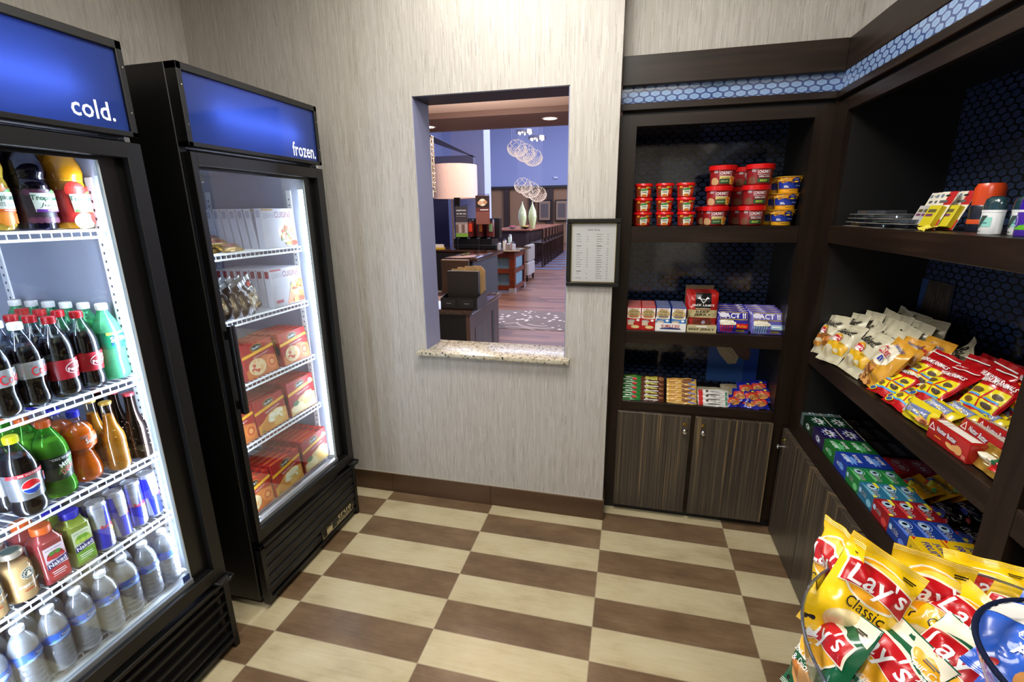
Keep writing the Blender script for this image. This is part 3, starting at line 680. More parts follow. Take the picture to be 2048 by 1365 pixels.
m.box(-.1, .12, -.06, .06, 0, .04, C('#c9a62a', .5)); m.build('packet_tray', t); MB().box(-.09, .1, -.04, .05, .04, .1, C('#d8cfc0', .6)).build('packets', t)
# lamp on its pole, perforated pendant
t = thing('floor_lamp', 'tall drum lamp with a pinkish fabric shade behind the coffee counter', 'lamp', (-2.31, 7.6, 0))
def mat_shade(name, h, e, es):
    s = NT(name); n = s.noise(s.obj(), 60, 2); return s.done(s.mix(n, lin(h), lin(e)), .8, Emission_Color=lin(e), Emission_Strength=es)
m = MB(); m.lathe([(.46, 1.90), (.46, 2.55)], mat_shade('fabric_lamp_shade', '#c9a79a', '#f2cdb8', .06), 40, caps=False); m.build('lamp_shade', t)
MB().lathe([(.2, 0), (.2, .03), (.02, .04), (.02, 2.2)], C('#17120f', .4), 16).box(-.03, .09, -.03, .03, .87, 1.95, C('#120d0b', .4)).build('pole', t)
t = thing('pendant_lamp', 'glowing perforated cylinder pendant beside the opening jamb', 'pendant lamp', (-.365, 1.62, 0))
MB().lathe([(.062, 1.80), (.062, 2.16)], emis('pendant_glow', '#ffd9a6', 2.6), 24).build('inner_glow', t)
m = MB(); SC = C('#b9b0a8', .3, .6)
for k in range(14):
    for j in range(12):
        a = 2 * PI * k / 14 + (j % 2) * .22; z = 1.76 + j * .036; r = .085
        p = lambda da, dz: (r * math.cos(a + da), r * math.sin(a + da), z + dz)
        m.tube([p(0, 0), p(.16, .006), p(.16, .026), p(.0, .03), p(0, 0)], .0035, SC, 3)
m.build('perforated_shade', t); MB().lathe([(.066, 1.72), (.066, 1.78)], emis('pendant_base_glow', '#ffe2bd', 1.4), 20).build('base_ring', t); MB().tube([(0, 0, 2.16), (0, 0, 2.66)], .004, BLACKP).build('cord', t)
l = bpy.data.lights.new('pendant_bulb', 'POINT'); l.energy = 80; l.color = (1, .88, .78); l.shadow_soft_size = .05; o = bpy.data.objects.new('pendant_bulb', l); COL.objects.link(o); o.location = (-.2, 1.9, 2.25)  # point light added beside the pendant to brighten the lobby ceiling
for i, (x, y, z, nm) in enumerate(((.348, 3.5, 2.6, 'round downlight in the brown beam over the walkway'), (-1.15, 3.6, 2.6, 'round downlight in the brown beam near the jamb'))):
    t = thing('downlight', nm, 'downlight', (x, y, z)); MB().lathe([(.075, -.004), (.085, -.006), (.095, 0)], C('#d0b8b0', .4), 24, caps=False).build('trim_ring', t); MB().lathe([(.0001, -.002), (.075, -.003)], emis('downlight_lens', '#fff0e6', 5), 24, caps=False).build('lens', t)
tag(MB().lathe([(.06, -.05), (.065, -.01), (.05, 0)], C('#8d8480', .5), 20).build('smoke_detector', None, (-1.12, 3.3 - .35, 2.66)), 'small round detector under the pinkish lobby ceiling', 'detector')
tag(MB().box(-.12, .12, -.1, 0, -.04, .06, C('#c8cadb', .4), .02).build('wall_sensor', None, (-2.72, 24, 3.36)), 'small white unit high on the bluish hall wall', 'sensor')
# chandeliers
def chandelier(c, rr, label, cz, canopy):
    t = thing('chandelier', label, 'chandelier', c); r_ = random.Random(int(c[2] * 10)); bead = emis('lit_crystal', '#ffe6dc', .9)
    m = MB()
    for bx, bz, R_ in ((-.30, .16, rr), (.02, -.02, rr * 1.05), (.33, -.2, rr)):
        for k in range(300):
            zz = 1 - 2 * (k + .5) / 300; a = k * 2.399963; q = math.sqrt(1 - zz * zz)
            if zz > .1 and k % 3: continue
            m.ball((bx + R_ * q * math.cos(a), R_ * q * math.sin(a), bz + R_ * zz * .85), 0.019, bead, 5, 3)
    o = m.build('crystal_beads', t); o['kind'] = 'stuff'
    m = MB()
    for k in range(16):
        x = -.5 + k * .067; m.tube([(x, 0, .1), (x, 0, cz)], .0025, C('#b8b8cc', .4), 3)
    m.build('hanging_wires', t)
    for (x, z) in canopy:
        m = MB(); m.lathe([(.34, z), (.34, z + .09), (.05, z + .11)], C('#8f8a90', .25, .8), 24, (x, 0)); m.build('canopy', t); m = MB()
        for k in range(7):
            a = k * .9; m.ball((x + .24 * math.cos(a), .24 * math.sin(a), z - .02), .035, emis('canopy_bulb', '#fff2dc', 7), 8, 4)
        m.build('bulbs', t)
chandelier((-2.88, 17, 3.86), .37, 'upper beaded glass chandelier hanging in the tall hall', 5.0, ((.02, .70), (.5, .46)))
chandelier((-2.95, 18.4, 2.55), .37, 'lower beaded glass chandelier hanging over the vases', 6.38, ())
# communal table, vases and stools
t = thing('communal_table', 'long tall reddish communal table with two pale vases', 'table')
MB().box(-2.9, -1.62, 12.0, 18.5, 1.07, 1.12, mat_wood('light_red_wood', '#7a4632', '#a0644a', '#b88066', .2, 1), .01).build('table_top', t); MB().box(-2.7, -1.8, 12.2, 18.3, 0, 1.07, C('#2c1a16', .5)).build('table_base', t)
for i, x in enumerate((-1.93, -1.66)):
    m = MB(); m.lathe([(.06, 0), (.07, .02), (.115, .25), (.13, .36), (.11, .52), (.05, .66), (.018, .74), (.016, .80)], C('#c8cf96', .15, coat=.8), 20)
    tag(m.build('floor_vase', None, (x, 12.3 + i * .2, 1.12)), ['slender pale green vase on the communal table beside the red dish', 'slender pale green vase on the communal table next to the stools'][i], 'vase', 'pale vases on the communal table')
for i, (x, c_) in enumerate(((-2.2, '#b03a44'), (-1.80, '#c9a24a'))):
    m = MB(); m.lathe([(.03, 0), (.1, .03), (.14, .07), (.12, .06), (.0001, .03)], C('#2a201c', .4) if i else C('#a8a8b0', .3), 16)
    for k in range(6): m.ball((.06 * math.cos(k), .06 * math.sin(k), .07), .035, C(c_, .5), 8, 4)
    tag(m.build('fruit_bowl', None, (x, 12.15, 1.12)), ['dish of red packets on the communal table end', 'dark bowl of yellow fruit between the two pale vases'][i], 'bowl')
def stool():
    t = thing('bar_stool', 'dark wooden bar stool tucked against the communal table', 'stool', group='bar stools along the communal table')
    for sx in (-1, 1):
        for sy in (-1, 1): MB().box(sx * .17 - .02, sx * .17 + .02, sy * .17 - .02, sy * .17 + .02, 0, 1.12 if sx > 0 else .68, C('#25130f', .3)).build('leg', t)
    MB().box(-.2, .2, -.2, .2, .68, .75, C('#241009', .35), .02).build('seat', t)
    MB().box(.15, .19, -.19, .19, .86, 1.14, C('#381a14', .25), .01).build('backrest', t); MB().box(-.18, .18, -.015, .015, .28, .31, C('#25130f', .3)).build('stretcher', t)
    return t
st = stool()
for i in range(8): place(st, (-1.42 - i * .02, 12.15 + i * .74, 0), 0, ORD[i] + ' dark bar stool from the near end of the communal table')
for i, (x, z) in enumerate(((-3.27, 1.7), (-2.35, 1.7))):
    m = MB(); m.box(-.36, .36, -.04, 0, -.55, .55, C('#17120f', .3), .01); m.box(-.3, .3, -.045, -.04, -.49, .49, C('#8a7058', .4)); m.box(-.2, .2, -.048, -.045, -.36, .36, C('#5a4e4a', .4))
    tag(m.build('framed_picture', None, (x, 23.84, z)), ['framed picture on the brown far wall behind the vases', 'framed picture on the brown far wall cut by the jamb'][i], 'picture frame', 'framed pictures on the far wall')
t = thing('armchair', 'beige upholstered armchair beyond the breakfast counter end', 'armchair', (-1.15, 9.2, 0))
MB().box(-.35, .12, -.3, .5, .12, .45, C('#8d8480', .7), .03).build('seat', t); MB().box(.0, .12, -.3, .5, .45, .85, C('#7d746c', .7), .03).build('backrest', t)
for sx in (-.32, .08):
    for sy in (-.26, .45): MB().box(sx - .02, sx + .02, sy - .02, sy + .02, 0, .13, C('#25130f', .3)).build('leg', t)
# ------------------------------------------------------------------ drinks in the cooler
PETC = clear('clear_plastic', '#f4f7fb', .035, .05, .0, '#e8eefc', bend=.42); PETG = clear('green_plastic', '#a8f0cc', .07, .05, .30, '#7fdcae', tw=.3)
PETW = clear('water_bottle_plastic', '#eef4fb', .20, .09, .16, '#f2f7ff', tw=.1)
COLA = C('#120806', .07, coat=1, spec=.8, name='dark_cola'); 
def interp(prof):
    def f(v):
        for (r0, z0), (r1, z1) in zip(prof, prof[1:]):
            if z0 <= v <= z1: return r0 + (r1 - r0) * ((v - z0) / max(1e-6, z1 - z0))
        return prof[-1][0]
    return f
def wrap(R_, off=0, y=None):
    """artwork round a straight cylinder of radius R_, or following interp profile"""
    def S(u, v, d):
        r = R_(v) if callable(R_) else R_
        r0 = R_(y) if callable(R_) else R_
        a = u / r0 + off; return ((r + d) * math.sin(a), -(r + d) * math.cos(a), v)
    return S
def smooth(prof, k=3):
    out = []
    n = len(prof)
    for i in range(n - 1):
        p0 = prof[max(i - 1, 0)]; p1 = prof[i]; p2 = prof[i + 1]; p3 = prof[min(i + 2, n - 1)]
        for j in range(k):
            t = j / k; q = []
            for a in (0, 1):
                q.append(.5 * (2 * p1[a] + (p2[a] - p0[a]) * t + (2 * p0[a] - 5 * p1[a] + 4 * p2[a] - p3[a]) * t * t + (3 * p1[a] - p0[a] - 3 * p2[a] + p3[a]) * t ** 3))
            out.append((max(1e-4, q[0]), max(out[-1][1] + 1e-5 if out else q[1], q[1])))
    return out + [prof[-1]]
SODA = [(.020, 0), (.031, .002), (.0355, .014), (.0362, .03), (.0335, .052), (.0345, .075), (.0362, .09), (.0365, .13), (.0345, .15), (.028, .172), (.019, .192), (.0138, .204), (.0135, .212)]
def bottle(name, label, cat, prof, fill, liquid, wall, capc, capz, capr, lab=None, items=None, top=None, petal=True, yaw=0, capk=.016, inner=.0012, group=None):
    t = thing(name, label, cat, group=group); sp = smooth(prof)
    m = MB(); lo = [p for p in sp if p[1] <= fill]; hi = [p for p in sp if p[1] >= fill]
    m.lathe(sp, wall, 28, caps=False); o = m.build('bottle_shell', t)
    if petal:
        for v in o.data.vertices:
            if v.co.z < .012: 
                a = math.atan2(v.co.y, v.co.x); v.co.z += .004 * (.5 + .5 * math.cos(5 * a)) * (1 - v.co.z / .012)
    f = interp(sp); n_ = 16
    lp = [(max(.0005, f(fill * k / n_ + .001) - inner), fill * k / n_ + .0015) for k in range(n_ + 1)]
    MB().lathe([(.0003, lp[0][1])] + lp + [(.0003, lp[-1][1])], liquid, 24, caps=False).build('liquid', t)
    m = MB(); nn = 30; pr = [(capr * .98, capz - .002), (capr, capz), (capr, capz + capk), (capr * .92, capz + capk + .0012), (.0002, capz + capk + .0015)]
    m.lathe(pr, capc, nn, caps=False)
    for i in range(30):
        a = 2 * PI * i / 30; m.box(capr - .0002, capr + .0007, -.0007, .0007, capz + .001, capz + capk - .001, capc)
        k0 = len(m.v) - 8
        for q in range(k0, k0 + 8):
            x, y, z = m.v[q]; m.v[q] = (x * math.cos(a) - y * math.sin(a), x * math.sin(a) + y * math.cos(a), z)
    m.build('cap', t)
    if lab:
        z0, z1, lm = lab[:3]; a0 = lab[3] if len(lab) > 3 else None; m = MB(); rr = lambda z: f(z) + .0006
        k = 6; pr = [(rr(z0 + (z1 - z0) * i / k), z0 + (z1 - z0) * i / k) for i in range(k + 1)]; m.lathe(pr, lm, 28, caps=False)
        zm = (z0 + z1) / 2
        art(m, wrap(lambda v: f(v) + .0006, yaw, zm), items or [], maxe=.007, d0=.0005, dd=.0003); m.build('label', t)
    return t
def oval(cu, cv, a, b, m): return ('e', cu, cv, a, b, m)
WH = C('#f4f4f4', .3); DGR = C('#1c4a3a', .4)
zc = lambda s: s
# row heights measured from the photograph: each column runs from the door to the rear of the shelf
def column(proto, n, x0, dx, y, z, text, group, rz=PI / 2, jit=0, start=0):
    r_ = random.Random(hash_(text)); 
    for i in range(n):
        where = 'at the front of' if i == 0 else ORD[i] + ' from the front in'
        place(proto, (x0 - dx * i, y + r_.uniform(-jit, jit), z), rz + r_.uniform(-.12, .12), text.replace('@', where), group)
def hash_(s): return sum(ord(c) * (i + 3) for i, c in enumerate(s)) % 9973
zB, zC, zD, zE, zA = 1.101, .829, .603, .363, 1.558
# --- second shelf: colas and lemon-lime soda
spr = bottle('soda_bottle', 'x', 'soda bottle', [(a, b * 1.04) for a, b in SODA], .185, liquid('lemon_lime_soda', '#d8ffea'), PETG, WH, .219, .0148,
             (.10, .15, C('#1c7a55', .3)), [('r', -.03, .142, .03, .15, C('#d8e04a', .4)), ('p', [(-.022, .108), (-.018, .14), (.024, .146), (.028, .115)], C('#1d4f9a', .3)), ('t', 'Sprite', .0, .127, .044, .022, WH, .08, .04)])
column(spr, 6, -.262, .072, -1.078, zB, 'green lemon-lime soda bottle @ the column against the cooler wall', 'lemon-lime soda bottles')
drp = bottle('soda_bottle', 'x', 'soda bottle', SODA, .170, COLA, PETC, C('#a5141d', .35), .210, .0145, (.052, .108, C('#8c1220', .35)),
             [('e', .004, .083, .024, .0165, WH, .1), ('e', .004, .083, .0225, .015, C('#7c0f1b', .35), .1), ('t', 'Dr', .010, .092, .016, .012, WH, .1, .04), ('t', 'Pepper', .004, .079, .038, .014, WH, .1, .04)], yaw=.25)
column(drp, 4, -.258, .071, -1.152, zB, 'maroon-label soda bottle @ the column beside the green bottles', 'dark soda bottles with maroon labels')
column(drp, 3, -.250, .071, -1.226, zB, 'maroon-label soda bottle @ the column beside the silver-label colas', 'dark soda bottles with maroon labels')
CONT = [(.020, 0), (.030, .002), (.0345, .014), (.034, .03), (.031, .055), (.0335, .078), (.0365, .10), (.0365, .13), (.034, .15), (.027, .172), (.019, .192), (.0138, .204), (.0135, .212)]
LABS = C('#c3c5cb', .25, .6, name='silver_label')
cok = bottle('soda_bottle', 'x', 'soda bottle', CONT, .165, COLA, PETC, WH, .210, .0145, (.080, .125, LABS),
             [('t', 'Coke', .002, .1, .052, .026, C('#c9202b', .4), .1, .015), ('t', 'Diet', .016, .117, .02, .008, K, .1, .02, .3), ('r', .0, .083, .02, .0845, K)], yaw=.2)
column(cok, 2, -.252, .071, -1.300, zB, 'silver-label cola bottle @ the column beside the maroon labels', 'cola bottles with silver labels')
column(cok, 2, -.240, .071, -1.373, zB, 'silver-label cola bottle @ the column cut by the frame', 'cola bottles with silver labels')
# --- third shelf
GLB = [(.024, 0), (.0295, .003), (.0305, .012), (.0305, .09), (.030, .105), (.027, .12), (.0185, .145), (.0145, .175), (.0135, .205), (.0145, .208), (.0145, .216), (.0135, .218)]
def emboss(t, zs, col):
    m = MB(); r_ = random.Random(5)
    for k in range(60):
        a = r_.uniform(-PI, PI); z = r_.uniform(*zs); m.ball((.0308 * math.cos(a), .0308 * math.sin(a), z), .0018, col, 5, 3)
    m.build('embossed_beads', t)
ibc = bottle('glass_soda_bottle', 'x', 'soda bottle', GLB, .200, C('#0c0504', .08, coat=1), clear('brown_glass', '#5a3424', .06, .03, .0, '#c8a898', bend=.4), C('#b8414c', .35, .5), .214, .0158, petal=False, capk=.005); emboss(ibc, (.02, .14), clear('brown_glass_beads', '#c09070', .4, .05, .2, '#d8c0b0'))
column(ibc, 3, -.240, .066, -1.077, zC, 'dark glass bottle with red cap @ the column by the wall', 'dark glass bottles with red caps')
crm = bottle('glass_soda_bottle', 'x', 'soda bottle', GLB, .176, liquid('cream_soda', '#c08428', .3), clear('clear_glass', '#f8f2e6', .05, .03, .0, bend=.4), C('#c9a04a', .35, .5), .214, .0158, petal=False, capk=.005); emboss(crm, (.02, .14), clear('clear_glass_beads', '#f0e0c0', .4, .05, .2, '#e8d8b0'))
column(crm, 2, -.236, .064, -1.150, zC, 'amber glass bottle with gold cap @ its column', 'amber glass bottles with gold caps')
ORG = [(.020, 0), (.031, .002), (.037, .014), (.0385, .03), (.036, .055), (.029, .08), (.029, .095), (.0365, .108), (.0365, .15), (.035, .162), (.026, .178), (.0155, .19), (.0135, .196), (.0135, .204)]
snk = bottle('soda_bottle', 'x', 'soda bottle', ORG, .170, liquid('orange_soda', '#ff7a18', .25), PETC, C('#2a2ac0', .35), .202, .0145, (.108, .150, C('#c9571a', .35)),
             [('e', .004, .13, .02, .021, C('#e8641a', .4)), ('p', [(-.01, .118), (.02, .118), (.022, .145), (-.008, .145)], C('#d9651c', .4)), ('t', 'Sunkist', .002, .13, .046, .017, K, .1, .05, .1), ('t', 'Sunkist', .002, .1305, .044, .0155, WH, .1, .02, .1), ('r', -.03, .138, -.012, .147, C('#8b5a4a', .5))], yaw=.3)
column(snk, 3, -.262, .078, -1.222, zC, 'orange soda bottle with blue cap @ its column', 'orange soda bottles')
dew = bottle('soda_bottle', 'x', 'soda bottle', [(a * 1.03, b) for a, b in SODA], .165, liquid('green_soda', '#cde060', .15), clear('dew_plastic', '#b8e89a', .06, .05, .18, '#6fc85a'), C('#d0601c', .35), .208, .0150, (.055, .125, C('#10201a', .35)),
             [('p', [(-.012, .058), (.022, .075), (.026, .118), (-.006, .10)], C('#1f4a20', .4)), ('p', [(-.02, .07), (.02, .088), (.03, .12), (-.014, .092)], C('#3f7a2a', .4)), ('t', 'Mtn', -.002, .1, .026, .014, WH, .5, .03, .2), ('t', 'DEW', .004, .083, .036, .017, WH, .5, .06, .2), ('t', 'DEW', .004, .083, .034, .0155, RED, .5, .02, .2), ('r', -.03, .12, .03, .1215, C('#9a9a9a', .4)), ('t', 'CALL OF DUTY', 0, .1175, .05, .005, WH)], yaw=.1)
column(dew, 3, -.250, .080, -1.303, zC, 'green citrus soda bottle with orange cap @ its column', 'green citrus soda bottles')
pep = bottle('soda_bottle', 'x', 'soda bottle', [(a * 1.03, b * .98) for a, b in SODA], .165, COLA, PETC, C('#d8d420', .35), .204, .0148, (.050, .125, C('#a9abb2', .22, .75)),
             [('r', -.05, .115, .05, .125, C('#b01e28', .4)), ('t', 'ME VOTES', -.005, .120, .04, .005, WH), ('e', -.004, .085, .0205, .0205, WH), ('p', ellp(-.004, .085, .0195, .0195)[:13] + [(-.012, .082), (.004, .088)], RED), ('p', ellp(-.004, .085, .0195, .0195)[13:] + [(.012, .084), (-.004, .079), (-.016, .08)], C('#1d3f9a', .3)),
              ('e', .036, .095, .008, .013, WH), ('e', .036, .098, .006, .008, RED), ('e', .036, .089, .006, .005, C('#1d3f9a', .3))], yaw=.0)
column(pep, 2, -.232, .078, -1.386, zC, 'cola bottle with yellow cap and silver label @ its column', 'cola bottles with yellow caps')
# --- fourth shelf: slim cans, juices, coffee
def can():
    t = thing('energy_drink_can', 'x', 'drink can'); m = MB(); R_ = .0262; BL = C('#2030b8', .22, .25, coat=.6, name='blue_can'); SI = C('#c4c8d4', .22, .55, name='silver_can')
    m.lathe([(.020, 0), (.0225, .002), (R_, .010)], SI, 30); m.lathe([(R_, .010), (R_, .148)], BL, 30, caps=False); m.lathe([(R_, .148), (.0235, .156), (.0245, .159), (.0245, .160), (.0225, .1605), (.0222, .1575), (.0002, .1575)], SI, 30, caps=False)
    q = R_ * PI / 2
    it = []
    for s in range(4):
        u = -2 * q + s * q
        if s % 2 == 0: it += [('p', [(u - .004, .012), (u + q * .95, .012), (u + q * .80, .078), (u + q * .1, .078)], SI)]
        else: it += [('p', [(u + q * .12, .080), (u + q * .85, .080), (u + q, .147), (u - .002, .147)], SI)]
    it += [('t', 'Red Bull', .004, .082, .044, .013, RED, 0, .04), ('e', .012, .066, .012, .0035, C('#d8262a', .4), .3), ('e', .012, .064, .006, .005, C('#e0b020', .4))]
    art(m, wrap(R_, .15), it, maxe=.006, d0=.0003, dd=.00012); m.build('can_body', t)
    MB().box(-.006, .006, -.012, .006, .1578, .1588, SI, .0004).build('pull_tab', t); return t
cn = can()
for row, (ys_, xs_) in enumerate((((-1.076, -1.131, -1.187, -1.243), (-.250, -.247, -.243, -.238)), ((-1.076, -1.131, -1.187, -1.243), (-.306, -.303, -.299, -.294)), ((-1.076, -1.131, -1.187, -1.243), (-.362, -.359, -.355, -.350)))):
    for i in range(4):
        place(cn, (xs_[i], ys_[i], zD), PI / 2 + [.9, -.1, .8, .0][(i + row) % 4], 'blue and silver slim can, %s from the cooler wall in the %s row' % (ORD[i], ORD[row]), 'slim energy drink cans')
def naked(label, liq, capc, art_, word):
    t = thing('juice_bottle', label, 'juice bottle'); m = MB()
    m.lathe(smooth([(.024, 0), (.030, .003), (.0315, .012), (.0315, .115), (.030, .128), (.0215, .142), (.0205, .150)], 2), liquid('smoothie_' + liq[1:], liq, .15), 36, sq=5, caps=True); m.build('bottle_body', t)
    m = MB(); m.lathe([(.0215, .148), (.022, .150), (.022, .168), (.020, .170), (.0002, .171)], C(capc, .35), 30, caps=False); m.build('cap', t)
    m = MB(); S = S_front(.0335 * 1.0 * -1); S = lambda u, v, d: (u, -.0322 - d, v); PP = C('#2a1a66', .35)
    it = [('r', -.024, .012, .024, .113, C(art_[0], .4)), ('r', -.024, .05, .024, .113, C(art_[1], .4)), ('e', 0, .085, .019, .013, C(art_[2], .4))] + [('e', -.014 + i * .007, .08 + (i % 2) * .012, .007, .006, C(art_[3 + i % 2], .4)) for i in range(5)]
    it += [('p', [(-.024, .048), (.024, .056), (.024, .074), (-.024, .066)], PP), ('t', 'Naked', 0, .061, .042, .013, WH, .16, .02), ('t', word, -.002, .105, .036, .006, C('#3c3c3c', .5)), ('r', -.018, .036, .014, .038, WH), ('r', -.016, .03, .016, .032, WH), ('r', -.018, .024, .01, .0255, WH)]
    art(m, S, it, d0=.0003, dd=.0002); m.build('label', t); return t
n1 = naked('x', '#7d8c34', '#2a2aa8', ('#6f9a2c', '#c3cba8', '#8aa83c', '#a9c04a', '#6a9a2a'), 'green machine')
n2 = naked('x', '#8e3438', '#d0581c', ('#a8262e', '#d8c4cc', '#8a1c2c', '#b0202a', '#3f7a2a'), 'berry blast')
for k, dx in enumerate((0, .072)): place(n1, (-.250 - dx, -1.304, zD), PI / 2 - .05, 'green smoothie bottle with blue cap, %s in its column' % ('in front' if k == 0 else 'second'), 'green smoothie bottles')
for k, dx in enumerate((0, .072)): place(n2, (-.250 - dx, -1.374, zD), PI / 2 - .05, 'red berry smoothie bottle with orange cap, %s in its column' % ('in front' if k == 0 else 'second'), 'berry smoothie bottles')
frp = thing('coffee_drink_bottle', 'x', 'coffee drink bottle'); m = MB()
prF = smooth([(.020, 0), (.030, .003), (.0325, .012), (.0325, .085), (.0305, .100), (.0235, .118), (.0225, .128), (.0225, .134)], 3)
m.lathe(prF, clear('jar_glass', '#f6efe2', .05, .04, .0, bend=.4), 30, caps=False); m.build('bottle_shell', frp)
m = MB(); m.lathe([(a - .0012, b) for a, b in prF if b < .108] + [(.0002, .109)], liquid('milky_coffee', '#ecd0a4', .1), 30); m.build('liquid', frp)
m = MB(); m.lathe([(.024, .130), (.0245, .132), (.0245, .143), (.023, .145), (.0002, .1445)], C('#a89c8c', .3, .5), 30, caps=False); m.lathe([(.0002, .1455), (.018, .1455)], C('#3a4a44', .4), 24, caps=False); m.build('cap', frp)
m = MB(); f = interp(prF); GN = C('#3f4f4a', .5); CR = C('#e8dcc4', .4)
it = [('e', .002, .078, .016, .016, CR), ('e', .002, .078, .0148, .0148, GN), ('e', .002, .078, .0102, .0102, CR), ('e', .002, .078, .0092, .0092, GN), ('e', .002, .081, .0028, .0035, CR), ('p', [(-.004, .071), (.008, .071), (.006, .078), (-.002, .078)], CR)]
for i in range(14): a = 2 * PI * i / 14; it.append(('e', .002 + .0125 * math.cos(a), .078 + .0125 * math.sin(a), .0012, .0012, CR))
it += [('t', 'frappuccino', .0, .05, .046, .010, WH, .15, .0, .2), ('e', -.006, .035, .010, .003, C('#a04a2a', .4), .1)]
art(m, wrap(lambda v: f(v), .1, .078), it, maxe=.007, d0=.0006, dd=.0002); m.build('printed_logo', frp)
for k, (x, y) in enumerate(((-.250, -1.446), (-.318, -1.446), (-.246, -1.516))): place(frp, (x, y, zD), PI / 2 + .05, ['creamy coffee drink bottle beside the berry smoothie', 'creamy coffee drink bottle behind the one beside the berry smoothie', 'creamy coffee drink bottle beyond the first toward the door handle side'][k], 'coffee drink bottles')
# --- cooler floor: small water bottles
WB = [(.018, 0), (.028, .002), (.0315, .010)] + [(.0320 - .0022 * (k % 2), .018 + k * .008) for k in range(9)] + [(.0315, .095), (.0315, .128), (.031, .136), (.026, .156), (.0165, .174), (.0128, .182), (.0128, .190)]
wtr = bottle('water_bottle', 'x', 'water bottle', WB, .168, clear('water', '#f2f7ff', .06, .10, .62, '#eef4ff', tw=.25), PETW, C('#eef2fa', .4), .186, .0140, (.098, .126, C('#2c5fc0', .35)),
             [('e', .012, .113, .017, .0085, C('#6fa0e6', .4)), ('e', .012, .113, .0155, .0072, C('#1d3f96', .4)), ('t', 'Nestle', .012, .1145, .022, .006, WH, 0, .02), ('r', -.02, .100, -.012, .108, C('#5fae5a', .5)), ('e', .0, .105, .03, .004, C('#8fb8f0', .5), .2)], petal=False, capk=.011, inner=.0025)
r_ = random.Random(8)
for row in range(4):
    for i in range(8 if row < 3 else 6):
        place(wtr, (-.213 - row * .0655 + r_.uniform(-.003, .003), -1.094 - i * .067 - (.03 if row % 2 else 0), zE), PI / 2 + r_.uniform(-.5, .3), 'small clear water bottle, %s from the cooler wall in the %s row' % (ORD[i], ['front', 'second', 'third', 'fourth'][row]), 'small water bottles on the cooler floor')
# --- top shelf: juice bottles
JU = [(.030, 0), (.040, .003), (.0435, .012), (.0435, .105), (.044, .112), (.0415, .122), (.0385, .130), (.0425, .142), (.0435, .150), (.0400, .172), (.0300, .196), (.0225, .205), (.0215, .212)]
def juice(liq, wall, base, blobs, stripe, words):
    it = [('r', -.045, .020, .045, .103, C(base, .4))] + [('e', u, v, a, a * .9, C(c_, .4)) for u, v, a, c_ in blobs]
    it += [('p', [(.0, .092), (.022, .104), (.03, .096), (.016, .088)], C('#4f9a3a', .4)), ('p', [(-.026, .046), (.034, .046), (.036, .094), (-.03, .094)], C('#dfe6d8', .4)), ('r', -.025, .046, .033, .053, C(stripe, .4)), ('t', 'Tropicana', .002, .080, .066, .017, C('#1f5a3c', .4), 0, .035), ('t', words, .004, .063, .044, .013, C('#3a4a3a', .5), 0, .0, .25), ('r', -.004, .049, .026, .0505, WH)]
    return bottle('juice_bottle', 'x', 'juice bottle', JU, .200, liquid('juice_' + liq[1:], liq, .15), clear(wall[0], wall[1], .04, .05, .0, bend=.4), C('#e8eef2', .4), .208, .0235, (.018, .105, C(base, .4)), it, petal=False, capk=.018, yaw=.12)
j1 = juice('#f0d060', ('juice_plastic', '#f8f2dc'), '#c8641c', [(-.02, .10, .028, '#e07a22'), (.0, .03, .02, '#e88a28'), (.032, .03, .014, '#d8721c')], '#d8641e', '100% Juice')
j2 = juice('#120c24', ('grape_plastic', '#8f88b0'), '#221420', [(-.035 + (i % 6) * .014, .025 + (i // 6) * .07, .009, '#5a2c44') for i in range(12)], '#5c2480', 'Juice')
j3 = juice('#f6c040', ('apple_plastic', '#fbe9b4'), '#a8241e', [(-.012, .105, .026, '#c93026'), (.03, .1, .02, '#b02218'), (-.005, .02, .026, '#e8e0c0'), (.03, .03, .02, '#c02a20')], '#4faa3c', '100% Juice')
for p_, y, lb in ((j3, -1.088, 'apple'), (j2, -1.180, 'dark grape'), (j1, -1.272, 'orange')):
    for k in range(4): place(p_, (-.270 - k * .090, y, zA), PI / 2, '%s juice bottle with white cap, %s in its column on the top cooler shelf' % (lb, ['front', 'second', 'third', 'last'][k]), lb + ' juice bottles')
place(juice('#8a1c1c', ('red_plastic', '#e8c0b8'), '#7c1c1a', [(0, .1, .02, '#c9302a')], '#a02020', 'Juice'), (-.262, -1.364, zA), PI / 2, 'red juice bottle cut by the picture edge on the top cooler shelf', 'red juice bottles')
